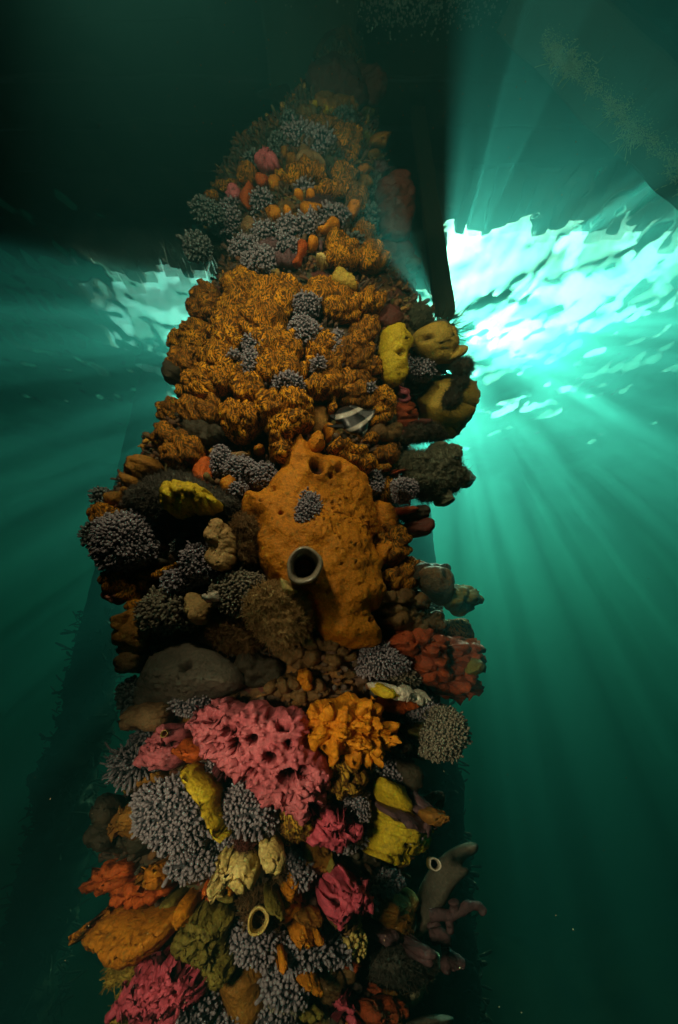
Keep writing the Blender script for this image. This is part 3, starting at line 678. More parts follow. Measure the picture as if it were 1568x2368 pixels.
# ----- crown of the pylon, under the deck
C_('rough','g',(800,205,92,55),'maroon',.10,'big dark maroon sponge mound at the very top of the pylon',lift=.03,solid=False)
C_('rough','d1',(1000,30,160,60),'brownor',.05,'dim orange-brown sponge band just below the dark mound at the top')
C_('smooth','d1',(868,64,24,11),'yellow',.03,'small yellow-green fleck on the brown band near the top of the pylon',lift=.05)
C_('smooth','d1',(945,97,16,10),'yellow',.03,'tiny yellow lump right of the pale crescent near the pylon top',lift=.05)
C_('rough','d1',(830,100,70,35),'brown',.05,'flat dark brown crust between the yellow flecks and the upper soft corals')
PL('d1',(1060,110,58,32),'bluish dim soft coral tuft high up, right of the tiny yellow lump','p_dark')
C_('rough','d1',(1190,60,70,60),'olive',.05,'olive brown sponge at the top right shoulder of the pylon')
PL('d1',(715,150,50,55),'dim soft coral on the upper left shoulder, beside the dark weed','p_dark')
# ----- upper quarter
PL('d1',(765,240,82,80),'grey soft coral dome, left one of the pair above the tan star-shaped sponge',H=.06)
PL('d1',(905,278,84,84),'round grey soft coral ball, right one of the pair above the tan star-shaped sponge',H=.08)
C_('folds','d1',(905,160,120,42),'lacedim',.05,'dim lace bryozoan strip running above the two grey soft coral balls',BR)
C_('folds','d1',[(1000,190),(1090,165),(1175,180),(1165,260),(1150,340),(1110,370),(1040,350),(990,330),(985,260)],'lace',.05,'upright orange lace bryozoan sheet right of the round grey coral ball',BR,lift=.02)
C_('folds','d1',(1085,375,52,36),'lace',.05,'small curled lace bryozoan hanging under the upright lace sheet',BR)
C_('plain','d1',[(780,290),(815,300),(850,365),(910,385),(960,435),(930,440),(880,415),(830,425),(765,430),(745,400),(775,370)],'tan',.05,'smooth tan star-shaped sponge under the pair of grey coral balls',lift=.03)
C_('spiky','d1',[(535,362),(580,348),(645,360),(668,450),(595,462),(545,445),(500,418)],'pink',.06,'dusty pink sponge patch on the upper left edge of the pylon',lift=.03)
C_('folds','d1',(468,482,54,56),'lace',.06,'round lace bryozoan knob left below the dusty pink patch',BR,lift=.02)
C_('folds','d1',[(690,520),(730,470),(790,430),(860,430),(920,470),(955,510),(930,530),(860,505),(790,540),(730,560)],'lace',.06,'crescent-shaped orange lace bryozoan below the tan star-shaped sponge',BR,lift=.03)
C_('folds','d1',(672,482,52,28),'lace',.05,'short lace bryozoan tongue left of the crescent-shaped one',BR)
C_('folds','d1',(1062,482,80,64),'lace',.05,'orange lace bryozoan clump right of the crescent-shaped one',BR,lift=.01)
C_('folds','d1',(985,575,100,42),'lace',.05,'long low lace bryozoan lobe below right of the crescent-shaped one',BR,lift=.02)
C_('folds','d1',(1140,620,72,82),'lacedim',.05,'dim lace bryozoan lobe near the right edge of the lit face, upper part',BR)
C_('smooth','d1',(690,338,28,38),'brownor',.05,'small orange-brown lump left of the tan star-shaped sponge')
C_('knobs','d1',(738,385,42,36),'brownor',.05,'knobby brown sponge between the pink patch and the tan star-shaped sponge')
PL('d1',(650,285,50,60),'dark soft coral on the left shoulder above the dusty pink patch','p_dark')
C_('rough','d1',(618,235,40,40),'dark',.05,'round dark lump on the left outline high on the pylon',solid=True)
PL('d1',(500,390,52,34),'fringe of dim soft coral along the left outline beside the dusty pink patch','p_dark')
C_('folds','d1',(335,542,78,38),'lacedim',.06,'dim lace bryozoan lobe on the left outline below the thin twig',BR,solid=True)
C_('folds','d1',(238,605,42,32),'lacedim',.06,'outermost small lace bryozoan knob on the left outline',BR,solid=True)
C_('spiky','d1',(380,585,40,54),'pink',.05,'small pink sponge tucked between the left lace lobe and the orange smear',lift=.02)
C_('smooth','d1',[(480,500),(500,560),(480,620),(495,700),(460,700),(420,650),(415,600),(445,560)],'redor',.04,'red-orange smear of sponge running down left of the small soft corals',lift=.02)
C_('smooth','d1',[(515,480),(560,470),(600,490),(590,540),(550,565),(510,540)],'redor',.05,'burnt orange cushion below the dusty pink patch',lift=.02)
C_('smooth','d1',[(605,510),(650,495),(680,520),(665,570),(615,590),(590,560)],'orange',.05,'orange cushion right of the burnt orange one',lift=.02)
PL('d1',(205,700,84,66),'dark soft coral head at the upper left bulge, nearest the open water','p_dark',solid=True,H=.09)
PL('d1',(330,755,118,100),'big grey soft coral dome on the upper left bulge',H=.10)
PL('d1',(150,925,78,72),'dim soft coral knob forming the lowest tip of the upper left bulge','p_dark',solid=True,H=.08)
C_('fuzz','d1',(270,900,95,85),'greygreen',.08,'fuzzy grey-green sponge under the big grey coral dome')
PL('d1',(385,660,34,50),'small narrow soft coral left of the red-orange smear')
PL('d1',(552,632,62,58),'small grey soft coral ball right of the red-orange smear',H=.06)
PL('d1',(818,568,52,36),'small grey soft coral just under the crescent-shaped lace',H=.05)
C_('smooth','d1',(780,620,36,26),'vivid',.04,'bright orange sponge fleck left of its twin below the small coral',lift=.02)
C_('smooth','d1',(852,618,34,24),'vivid',.04,'bright orange sponge fleck right of its twin below the small coral',lift=.02)
C_('smooth','d1',[(770,670),(830,655),(900,670),(950,680),(900,720),(850,740),(800,720)],'orange',.04,'spread orange sponge in the middle of the upper quarter',lift=.01)
C_('smooth','d1',(1112,700,40,52),'vivid',.05,'upright bright orange sponge near the right side of the upper quarter',lift=.02)
C_('smooth','d1',[(880,820),(930,830),(960,780),(1010,785),(1040,830),(980,850),(920,860),(885,845)],'vivid',.05,'winged bright orange sponge right of the dark soft coral pair',lift=.03)
C_('smooth','d1',(622,715,54,42),'orange',.04,'orange sponge between two soft corals left of centre, upper quarter',lift=.01)
C_('smooth','d1',(715,755,26,24),'vivid',.04,'orange sponge button above the dark soft coral pair',lift=.05)
C_('rough','d1',(700,690,60,46),'brown',.04,'silty brown sponge between the orange patches of the upper quarter')
C_('fuzz','d1',(900,650,90,50),'purple',.03,'purplish silty film across the orange sponges, upper quarter')
C_('rough','d1',(470,790,55,60),'tan',.04,'tan and rusty crust right of the big grey coral dome')
PL('d1',(1000,732,96,48),'wide grey soft coral above the winged orange sponge',H=.05)
PL('d1',(712,815,62,54),'left half of the dark soft coral pair in the upper quarter',H=.06)
PL('d1',(830,800,78,60),'right half of the dark soft coral pair in the upper quarter',H=.06)
PL('d1',(562,830,64,50),'grey soft coral right of the tan crust',H=.05)
PL('d1',(440,930,84,66),'grey soft coral beneath the rusty crust',H=.05)
PL('d1',(710,915,92,44),'low grey soft coral just above the bright red sponge',H=.04)
PL('d1',(545,1015,118,62),'broad grey soft coral directly above the great lace mass',H=.06)
C_('rough','d1',(590,920,70,46),'purple',.04,'purple-brown silty sponge between the lower soft corals of the upper quarter')
C_('branch','d1',(700,1010,70,42),'purple',.05,'small purple-brown branching growth left of the bright red sponge')
C_('smooth','d1',[(765,885),(820,880),(840,920),(830,960),(800,990),(790,1050),(735,1055),(725,1030),(765,1000),(770,940)],'redor',.04,'vivid red-orange sponge streak above the great lace mass',lift=.02)
C_('smooth','d1',(866,925,34,34),'vivid',.05,'bright orange square-ish sponge beside the red-orange streak',lift=.03)
C_('plain','d1',(913,930,24,38),'purple',.04,'mauve sea squirt lump right of the bright square-ish sponge',AS)
C_('folds','d1',(1006,925,62,58),'lace',.07,'round brain-like lace bryozoan ball right of the mauve lump',BR,lift=.04)
C_('folds','d1',(1048,1010,94,70),'lace',.07,'lace bryozoan cushion below the brain-like ball',BR,lift=.03)
C_('folds','d1',(1222,1025,104,62),'lace',.07,'lace bryozoan cushion at the right edge under the brain-like ball',BR,lift=.03)
C_('plain','d1',(925,1035,38,18,30),'cream',.03,'small pale oyster shell below the mauve lump','shell',name='oyster_shell',lift=.05)
C_('folds','d1',(1180,860,62,92),'lacedim',.05,'dim upright lace bryozoan between the winged sponge and the dark side growth',BR)
PL('d1',(1130,900,50,40),'small soft coral at the foot of the dim upright lace','p_dark')
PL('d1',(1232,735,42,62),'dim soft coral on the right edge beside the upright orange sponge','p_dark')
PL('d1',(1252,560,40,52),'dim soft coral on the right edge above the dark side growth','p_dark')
C_('smooth','d1',[(1230,220),(1290,195),(1360,205),(1330,260),(1320,310),(1270,300),(1210,280)],'brownor',.07,'orange-brown sponge ear jutting out at the upper right',solid=True)
C_('rough','d1',(1200,255,50,60),'olive',.05,'olive crust behind the orange-brown ear at the upper right')
C_('smooth','d1',(1240,340,50,34),'brownor',.05,'small orange-brown lobe below the upper right ear')
C_('smooth','d1',(1182,440,48,34),'orange',.05,'plain orange lobe near the right edge beside the lace clump')
C_('spiky','d1',(1205,195,30,24),'maroon',.04,'small dull pink sponge at the upper right beside the ear',lift=.07)
C_('knobs','d1',(1285,430,58,62),'purple',.06,'plum-coloured sponge on the right edge above the dark side growth',solid=False)
C_('rough','d1',(1180,520,60,50),'brownor',.05,'brownish orange sponge under the plain orange lobe, right edge')
# ----- side growth on the right flank, dark maroon with its shade painted in
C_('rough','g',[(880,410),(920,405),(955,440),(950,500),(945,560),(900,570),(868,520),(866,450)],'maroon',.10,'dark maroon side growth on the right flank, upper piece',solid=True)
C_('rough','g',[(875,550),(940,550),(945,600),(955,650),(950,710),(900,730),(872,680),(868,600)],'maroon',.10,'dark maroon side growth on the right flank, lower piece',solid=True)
C_('rough','d1',(1492,1030,42,52),'dark',.05,'round dark knob sticking out of the right flank growth',solid=True)
C_('rough','g',(955,610,14,24),'dark',.03,'little dark nub right of the maroon side growth above the round knob',solid=True)
# ----- great lace mass
LW = dict(cat=BR)
C_('folds','c2',(500,48,92,56),'lace',.07,'top left cushion of the great orange lace mass',BR)
C_('folds','c2',(635,105,100,74),'lace',.07,'lace bryozoan cushion at the top middle of the great lace mass',BR,lift=.02)
C_('folds','c2',(850,70,120,46),'lace',.06,'lace bryozoan shelf right of the top middle cushion',BR)
C_('smooth','c2',[(870,10),(900,0),(960,60),(970,90),(910,80),(860,50)],'mustard',.05,'mustard sponge wedge at the top of the great lace mass',lift=.05)
C_('folds','c2',(345,125,58,72),'lacedim',.08,'shoulder of lace bryozoan on the left outline of the great lace mass',BR,lift=.02)
C_('folds','c2',(470,150,86,64),'lace',.07,'lace bryozoan cushion inside the left shoulder',BR)
C_('folds','c2',[(230,250),(300,195),(370,215),(400,270),(380,330),(320,340),(240,330),(200,300)],'lace',.10,'large lace bryozoan rosette bulging on the left outline',BR,lift=.02)
C_('folds','c2',(270,365,72,62),'lacedim',.08,'lace bryozoan lobe below the left rosette',BR,lift=.01)
C_('rough','c2',(215,415,40,42),'dark',.07,'black-brown lump on the left outline under the rosette',solid=True)
C_('folds','c2',(455,235,84,76),'lace',.09,'central left lace bryozoan swelling with fine radiating rows',BR,lift=.01)
C_('folds','c2',(585,210,90,74),'lace',.09,'central lace bryozoan swelling left of the grey polyps',BR,lift=.02)
C_('folds','c2',(400,340,76,56),'lace',.08,'lace bryozoan fold between the left rosette and the small polyps',BR)
C_('folds','c2',(470,405,66,50),'lace',.08,'lace bryozoan frill under the small polyps left of centre',BR)
C_('folds','c2',(640,320,92,66),'lace',.09,'lace bryozoan frill beneath the central swelling',BR,lift=.01)
C_('folds','c2',(650,405,100,62),'lace',.09,'puffy lace bryozoan just above the bright grey coral tuft',BR,lift=.01)
C_('folds','c2',(910,150,76,48),'lace',.08,'dark-hollowed lace bryozoan at the right of the top shelf',BR)
C_('folds','c2',(1015,135,52,42),'lace',.08,'lace bryozoan fist on the right edge below the top shelf',BR,lift=.02)
C_('folds','c2',(1000,230,60,46),'lacedim',.07,'lace bryozoan roll near the yellow sponge column',BR)
C_('folds','c2',(940,330,86,72),'lacedim',.08,'lace bryozoan field left of the yellow sponge column',BR)
C_('folds','c2',(815,320,66,72),'lace',.08,'lace bryozoan block between the two upright polyps',BR)
C_('folds','c2',(1000,410,60,62),'lacedim',.07,'brownish lace bryozoan below the field, right side',BR)
C_('folds','c2',(880,430,72,60),'lacedim',.07,'lace bryozoan saddle right of the tiny coral tuft',BR)
C_('folds','c2',(815,490,66,42),'lace',.08,'bright lace bryozoan tongue right of the bright grey coral tuft',BR,lift=.03)
C_('folds','c2',(975,510,80,50),'lacedim',.07,'lace bryozoan ledge over the striped fish',BR)
C_('folds','c2',(1062,560,42,84),'lace',.07,'lace bryozoan strip hugging the right of the striped fish',BR,lift=.01)
C_('folds','c2',(345,475,100,62),'lace',.09,'broad lace bryozoan cushion left side under the frills',BR,lift=.02)
C_('folds','c2',(525,500,62,48),'lace',.08,'small lace bryozoan ball left of the bright grey coral tuft',BR,lift=.03)
C_('folds','c2',(215,580,56,48),'lacedim',.08,'lace bryozoan knob on the left outline, lowest but one',BR,solid=False)
C_('folds','c2',(320,575,90,56),'lacedim',.08,'lace bryozoan pillow in the lower left of the great mass',BR)
C_('folds','c2',[(430,600),(500,560),(560,600),(570,660),(530,690),(480,710),(440,690),(425,640)],'lace',.11,'hanging lace bryozoan fan with vertical frills, lower middle',BR,lift=.03)
C_('folds','c2',[(570,545),(660,525),(740,530),(780,620),(770,650),(710,680),(660,710),(600,670),(570,610)],'lace',.12,'widest hanging lace bryozoan fan, beside the bare brown hollow',BR,lift=.04)
C_('folds','c2',(650,735,48,56),'lace',.10,'drooping tip of lace bryozoan touching the big orange sponge',BR,lift=.04)
C_('folds','c2',(180,690,52,52),'lacedim',.08,'lace bryozoan knob low on the left outline of the great mass',BR,solid=False)
C_('folds','c2',(255,745,76,62),'lacedim',.07,'dim lace bryozoan low at the left above the orange blob',BR)
C_('rough','c2',(340,670,90,45),'dark',.03,'dark hollow crust under the lower left lace pillow')  # shade of the hollow painted as a thin dark patch
C_('plain','c2',[(750,530),(850,540),(860,600),(850,640),(820,690),(780,660),(790,620)],'brownor',.02,'bare rusty brown hollow left of the striped fish')
C_('folds','c2',(858,555,16,28),'lace',.04,'tiny lace bryozoan tab left of the fish tail',BR,lift=.04)
PL('c2',(760,145,62,38),'grey soft coral between the top lace shelf and central swelling',H=.09)
PL('c2',(752,255,60,58),'larger upright grey soft coral in the middle of the lace mass',H=.10)
PL('c2',(880,300,36,56),'slim grey soft coral right of the larger upright one',H=.08)
PL('c2',(548,312,44,34),'small grey soft coral in a hollow left of the central swelling',H=.08)
PL('c2',(540,395,32,54),'upright small grey soft coral under the hollow one',H=.10)
PL('c2',(475,360,26,20),'tiny grey soft coral at the left of the small hollow',H=.08)
PL('c2',(800,402,32,28),'tiny grey soft coral tuft right of centre in the lace mass',H=.10)
PL('c2',(688,498,64,44),'bright fat-fingered grey soft coral tuft on the lace above the widest fan',H=.15,pitch=9,R=.0055,L=.026)
PL('c2',(1005,490,24,18),'tiny soft coral on the ledge over the fish',H=.08)
# ----- yellow shoulder, right
C_('rough','e6',(60,1655,70,56),'maroon',.06,'maroon crust above the yellow sponge column')
C_('smooth','e6',[(10,1740),(50,1695),(110,1690),(130,1750),(155,1790),(128,1860),(140,1950),(85,2020),(30,1985),(5,1900),(15,1830)],'yellow',.09,'upright yellow sponge column at the right edge of the lace mass',lift=.04)
C_('smooth','e6',[(160,1760),(200,1705),(290,1700),(335,1760),(320,1810),(275,1840),(280,1885),(235,1890),(200,1850)],'mustard',.10,'mustard sponge lump right of the yellow column',lift=.12)
C_('smooth','e6',[(250,1935),(330,1910),(405,1930),(400,2040),(395,2100),(335,2170),(250,2200),(180,2150),(190,2090),(160,2040),(225,2000)],'mustard',.11,'large mustard-yellow sponge below the round coral on the right shoulder',lift=.19)
C_('smooth','e6',[(340,1860),(400,1790),(462,1785),(462,1830),(420,1870),(370,1885)],'mustard',.07,'outer mustard sponge flap on the right outline',solid=True)
C_('fuzz','e6',(225,1650,66,66),'greygreen',.09,'grey-green sponge knob at the top of the right shoulder',solid=True)
C_('rough','e6',(330,1720,72,60),'greygreen',.08,'grey-green sponge under the spiky feather star',solid=True)
C_('rough','e6',(350,1860,62,66),'dark',.08,'dark green sponge between the mustard lumps',solid=True)
C_('fuzz','e6',(445,1905,44,56),'dark',.06,'dark sponge knob on the right outline, upper of three',solid=True)
C_('fuzz','e6',(440,1985,36,34),'dark',.05,'dark sponge knob on the right outline, middle of three',solid=True)
C_('fuzz','e6',(395,2065,40,50),'dark',.05,'dark sponge knob on the right outline, lowest of three',solid=True)
PL('e6',(202,1912,60,60),'round grey soft coral between the yellow column and mustard sponges',H=.13)
C_('spiky','e6',(125,2035,34,48),'pink',.07,'dull pink sponge under the yellow column')
C_('knobs','e6',[(80,2090),(150,2060),(190,2100),(230,2180),(200,2210),(140,2270),(90,2250),(75,2180)],'red',.08,'red-brown knobby sponge below the yellow column')
C_('rough','e6',(235,2190,40,24),'maroon',.06,'maroon lobe beneath the large mustard-yellow sponge')
C_('fuzz','c2',(1085,610,36,46),'greygreen',.05,'grey fuzzy patch right of the fish strip')
C_('rough','d7',(650,520,150,90),'brown',.05,'silty brown sponge right below the striped fish')
# ----- below the fish
C_('folds','d7',[(150,640),(240,610),(330,650),(420,720),(470,800),(480,860),(430,890),(350,830),(240,770),(140,700)],'lace',.07,'slanting lace bryozoan band below the fish, beside the big orange sponge',BR,lift=.03)
C_('folds','d7',(630,710,104,86),'lacedim',.08,'lace bryozoan clump right of the slanting band',BR)
C_('folds','d7',(512,575,62,58),'lacedim',.07,'lace bryozoan bump touching the fish from below',BR)
C_('folds','d7',(615,835,58,44),'lacedim',.07,'ragged lace bryozoan under the clump',BR)
C_('folds','d7',(665,1050,56,130),'lacedim',.06,'narrow tattered lace bryozoan standing between two grey corals',BR)
PL('d7',(530,975,74,98),'grey soft coral left of the tattered lace',H=.06)
PL('d7',(800,1030,86,106),'round grey soft coral right of the tattered lace',H=.10)
C_('smooth','d7',(790,860,46,16,-12),'red',.05,'small red tongue above the round grey coral')
C_('knobs','d7',(740,1150,60,40),'red',.05,'dim red knobs under the round grey coral',lift=.05)
C_('smooth','d7',(830,1215,58,40),'red',.07,'oval red-brown sponge at the right, under the round grey coral',lift=.02)
C_('knobs','d7',(740,1225,44,36),'olive',.05,'small olive-yellow knobs left of the oval red-brown sponge',lift=.10)
C_('rough','d7',(800,720,120,90),'dark',.07,'dark silty mound joining the lobed sponge to the pylon')
C_('fuzz','c2',[(1180,640),(1230,620),(1290,620),(1320,650),(1345,690),(1300,690),(1250,690),(1190,705),(1170,680)],'dark',.06,'dark feathery weed clump above the gap to open water','weed',name='weed_clump',solid=True)
lob = C_('fuzz','d7',[(850,700),(950,680),(1010,720),(1080,640),(1180,650),(1240,700),(1270,800),(1290,900),(1260,1010),(1200,1080),(1130,1110),(1010,1130),(900,1060),(830,950),(820,800)],'greygreen',.12,'big dark lobed sponge reaching out into the water on the right',solid=True,name='lobed_sponge')
for sh in ((1250,690,64,66),(1340,930,86,84),(1165,1090,62,84),(1115,640,50,44)):
    C_('fuzz','d7',sh,'greygreen',.07,None,None,name='lobe',solid=True,parent=lob)
C_('rough','d7',(950,1240,64,80),'dark',.08,'dark lump below the lobed sponge beside the distant pylon')
C_('rough','d7',(950,1370,84,86),'maroon',.08,'maroon sponge lobe lower down beside the distant pylon')
# ----- the big orange sponge and its neighbours
big = C_('lumpy','c3',[(790,60),(800,10),(835,0),(855,55),(880,85),(960,85),(1030,120),(1070,180),(1085,250),(1100,330),(1090,420),(1125,480),(1110,520),(1132,590),(1100,645),(1060,650),(1090,700),(1105,770),(1000,790),(890,740),(880,640),(790,600),(690,510),(665,400),(660,340),(610,285),(615,225),(640,205),(690,215),(730,160)],'orange',.12,'huge smooth orange sponge with a few dark pores, centre of the pylon',lift=.01,sp=4.0,W=70,pores=[(872,155,24),(946,152,13),(918,187,8),(680,272,9),(722,228,7),(748,330,6),(1045,690,7)])
C_('smooth','c3',(1108,300,36,70),'orange',.11,'narrow orange sponge fold on the right rim of the huge one')
C_('smooth','c3',(1122,435,26,50),'orange',.10,'small orange sponge fold below the narrow one, right rim')
C_('plain','c2',(786,722,34,44),'orange',.09,'smooth orange ball above the huge orange sponge',AS,name='sea_squirt',lift=.05)
C_('plain','c2',[(820,640),(840,630),(858,650),(858,700),(842,705),(832,670)],'orange',.07,'small orange club left under the fish',AS,name='sea_squirt',lift=.03)
PL('c3',(832,303,66,92),'oval dark grey soft coral growing on the huge orange sponge',H=.16,pitch=7)
PL('c3',(545,85,44,52),'grey soft coral below the hanging lace fan, left one','p_grey',H=.06)
PL('c3',(615,120,76,44),'grey soft coral below the hanging lace fan, wide middle one',H=.06)
PL('c3',(700,150,58,46),'pale grey soft coral touching the huge orange sponge upper left',H=.07)
PL('c3',(600,195,40,26),'small grey soft coral low under the wide middle one',H=.05)
C_('smooth','c3',[(440,90),(500,60),(520,110),(510,170),(480,190),(430,150)],'redor',.05,'rusty orange sponge left of the fan corals')
C_('smooth','c3',(570,180,32,36),'orange',.05,'orange patch beneath the fan corals')
C_('plain','c3',(600,70,44,18),'tan',.04,'flat tan sponge on top of the fan corals')
C_('smooth','c3',(680,45,22,18),'orange',.05,'orange nub left of the orange ball')
C_('smooth','d6',[(480,115),(560,78),(655,82),(680,135),(720,185),(650,240),(570,290),(540,375),(450,380),(440,300),(470,220)],'brownor',.10,'smooth burnt-orange sponge block on the left outline',solid=False,W=40,lift=.03)
C_('smooth','d6',[(215,400),(280,370),(360,372),(370,320),(440,320),(450,380),(410,430),(390,520),(310,530),(240,480)],'brownor',.09,'smooth burnt-orange sponge finger further out on the left outline',solid=True,W=30)
PL('d6',(418,255,66,58),'dim soft coral tucked outside the burnt-orange block','p_dark',solid=True)
PL('d6',(165,415,64,70),'dim soft coral at the outer end of the burnt-orange finger','p_dark',solid=True)
PL('d6',(82,765,56,104),'dim soft coral on the far left outline above the pink shell','p_dark',solid=True)
C_('folds','d6',(215,595,116,96),'lacedim',.08,'dark orange lace bryozoan on the far left outline',BR,solid=True)
C_('fuzz','d6',[(430,430),(560,320),(720,225),(900,210),(1010,260),(1150,370),(1300,450),(1400,500),(1330,600),(1150,640),(900,650),(740,650),(600,560),(420,570)],'darkgrey',.13,'large silty grey-brown mound left of the huge orange sponge',W=60)
C_('knobs','d6',[(830,440),(900,385),(1020,370),(1120,410),(1180,450),(1260,510),(1275,560),(1150,610),(1000,600),(900,655),(840,600)],'yellow',.10,'knobby golden-yellow sponge on the silty grey-brown mound',lift=.10,amp=.5)
PL('d6',(455,800,252,232),'largest soft coral, a dark grey-blue pompom at the left of the pylon',H=.15,pitch=8.5,R=.005,L=.021)
PL('d6',(880,860,70,60),'small dim soft coral in the shade right of the largest one','p_dark')
C_('rough','d6',[(150,840),(225,760),(300,850),(330,1000),(390,1065),(320,1125),(190,1070),(125,980),(112,880)],'pinkwhite',.08,'pinkish crusted shell under the largest soft coral','shell',name='crusted_shell',solid=True,amp=.4)
C_('folds','d6',(350,1190,116,90),'lacedim',.08,'dim lace bryozoan below the pinkish crusted shell',BR)
C_('folds','d6',(520,1150,110,90),'lacedim',.06,'dark lace bryozoan in the shade under the largest soft coral',BR)
C_('folds','d6',(760,1080,130,40,-32),'lacedim',.05,'thin slanting lace ribbon right of the shaded bryozoan',BR)
C_('spiky','d6',(295,1310,70,80),'pinkwhite',.06,'ribbed pinkish clam at the left outline','clam',name='clam',solid=True,amp=.4)
C_('plain','d6',(228,1305,38,48),'maroon',.05,'dark red ball beside the ribbed clam',AS,solid=True)
C_('folds','d6',(470,1330,90,100),'lacedim',.07,'dim lace bryozoan right of the ribbed clam',BR)
C_('rough','d6',(440,1550,60,90),'brownor',.07,'rusty lump on the left outline under the clam',solid=True,lift=.05)
C_('rough','d6',(560,1620,110,120),'dark',.05,'shaded dark crust left of the soft coral with fat fingers')  # shade beside the coral painted as near-black crust
PL('d6',(1060,1010,120,160),'grey soft coral right upper part of the slanting coral ridge',H=.11,pitch=8.5,R=.005,L=.021)
PL('d6',(930,1150,120,96),'grey soft coral left lower part of the slanting coral ridge',H=.11,pitch=8.5,R=.005,L=.021)
PL('d6',(840,1440,235,200),'soft coral with fat brown-grey fingers, lower left of the ring-mouthed sea squirt','p_brown',H=.14,pitch=9.5,R=.0058,L=.023)
PL('c3',(620,575,112,82),'grey soft coral left of the ring-mouthed sea squirt','p_brown',H=.12,pitch=9,R=.0054,L=.021)
C_('rough','c3',(552,590,26,16),'white',.05,'little white crust on the soft coral left of the ring mouth',lift=.09)
C_('rough','c3',[(525,380),(545,340),(590,330),(610,400),(600,480),(560,500),(520,470)],'sandy',.09,'tan shell flank lit beside the dark fuzzy turf','shell',name='overgrown_shell',lift=.06)
C_('fuzz','c3',(640,385,52,92),'brown',.10,'dark brown fuzzy turf cushion left of the huge orange sponge',name='turf_cushion',cat='turf')
C_('smooth','c3',[(450,560),(500,590),(530,640),(520,680),(480,690),(455,640)],'sandy',.07,'pale orange-tan sponge between two fat-fingered corals',lift=.05)
C_('fuzz','c3',[(690,560),(770,540),(850,580),(875,660),(860,730),(790,770),(720,760),(680,700),(640,650)],'sandy',.13,'tan bristly turf cushion below the ring-mouthed sea squirt',name='turf_cushion',cat='turf',lift=.05)
C_('fuzz','c3',[(540,660),(640,660),(690,720),(680,790),(600,790),(520,750),(500,700)],'brown',.08,'shaded brown turf left of the tan bristly one',name='turf_cushion',cat='turf')
C_('rough','c3',(240,680,46,50),'brownor',.06,'round rusty knob on the left outline below the clam',solid=True)
C_('rough','c3',(225,800,42,70),'brown',.07,'brown lump on the left outline above the dark smooth sponge',solid=True)
C_('rough','c3',(340,715,90,36),'dark',.03,'shaded crust above the dark smooth sponge',lift=.03)  # shade above the dome painted as a thin near-black crust
# right of it
C_('folds','c3',(1160,395,60,62),'lacedim',.07,'brown lace bryozoan right of the huge orange sponge, upper',BR)
C_('folds','c3',(1205,515,66,56),'lacedim',.08,'brown lace bryozoan right of the huge orange sponge, middle',BR)
C_('knobs','c3',(1200,620,110,56),'brown',.08,'knobby dark brown sponge right of the huge one, lower')
C_('rough','c3',(1300,500,60,40),'dark',.06,'dark lobe above the olive ear sponge')
C_('smooth','c3',[(1245,480),(1350,475),(1392,510),(1390,560),(1370,620),(1330,620),(1280,570)],'brown',.09,'broad brown ear-shaped sponge on the right outline',solid=True,W=35)
C_('knobs','c3',[(1380,540),(1450,540),(1480,575),(1475,625),(1425,668),(1385,650),(1360,600)],'olive',.08,'olive lobes at the tip of the brown ear-shaped sponge',solid=True)
C_('rough','c3',(1250,690,110,48),'brown',.07,'silty brown crust above the red knobby sponge')
# ----- dark band
C_('plain','c4',[(238,185),(268,112),(330,72),(400,60),(470,85),(545,122),(600,172),(612,225),(560,260),(470,290),(430,330),(400,300),(340,300),(290,330),(250,340),(232,260)],'grey',.15,'large smooth dark grey sponge dome with one round pore',W=80,sp=4.0,pores=[(452,148,15)])
C_('rough','c4',(285,320,60,50),'tan',.08,'tan crust on the lower left foot of the smooth grey dome',lift=.05)
PL('c4',(430,285,78,62),'sparse pale soft coral between the grey dome and the pink sponge','p_grey',H=.08,pitch=9,lift=.02) if False else PL('c4',(430,285,78,62),'sparse pale soft coral between the grey dome and the pink sponge','p_grey',H=.10,pitch=9)
PL('c4',(176,285,40,84),'dim soft coral on the left outline beside the grey dome','p_dark',solid=True)
C_('rough','c4',(200,40,52,70),'brownor',.07,'rusty lace-like lump on the left outline above the grey dome',solid=True)
PL('c4',(232,435,54,52),'grey soft coral on the left outline beside the pink sponge',solid=False)
PL('c4',(175,530,74,52),'splayed grey soft coral sticking out at the left outline',solid=True,L=.035)
C_('knobs','c4',(860,105,160,70),'brown',.06,'knobby brown sponge in the dark band under the orange sponge')
C_('knobs','c4',(800,235,120,60),'brown',.05,'dim brown sponge right above the big pink sponge')
C_('branch','c4',(826,205,30,48),'orange',.08,'small lit orange finger sponge in the dark band')
C_('rough','c4',(650,170,90,70),'dark',.03,'black hollow crust right of the smooth grey dome')  # dark of the unlit hollow painted as a black patch
PL('c4',(1105,135,98,66),'pale-tipped soft coral left of the red knobby sponge',H=.10)
PL('c4',(1190,195,64,46),'brownish soft coral tucked against the red knobby sponge','p_brown',H=.07)
C_('rough','c4',[(1055,210),(1110,205),(1170,225),(1225,240),(1230,262),(1180,262),(1120,250),(1060,235)],'white',.08,'white crust under the pale-tipped soft coral',lift=.08)
C_('smooth','c4',(1085,230,28,17),'yellow',.04,'yellow spot on the left end of the white crust',lift=.13)
C_('knobs','c4',[(1115,75),(1150,25),(1230,5),(1310,20),(1420,50),(1470,100),(1445,200),(1405,255),(1345,272),(1285,240),(1230,200),(1185,130)],'red',.12,'large brick-red knobby sponge on the right outline',lift=.01,amp=1.1)
C_('smooth','c4',(1462,160,34,38),'olive',.06,'olive yellow flap on the right outline beside the brick-red sponge',solid=True)
C_('folds','c4',(1355,35,50,42),'lacedim',.08,'brown lace bryozoan on top of the brick-red sponge',BR,lift=.05)
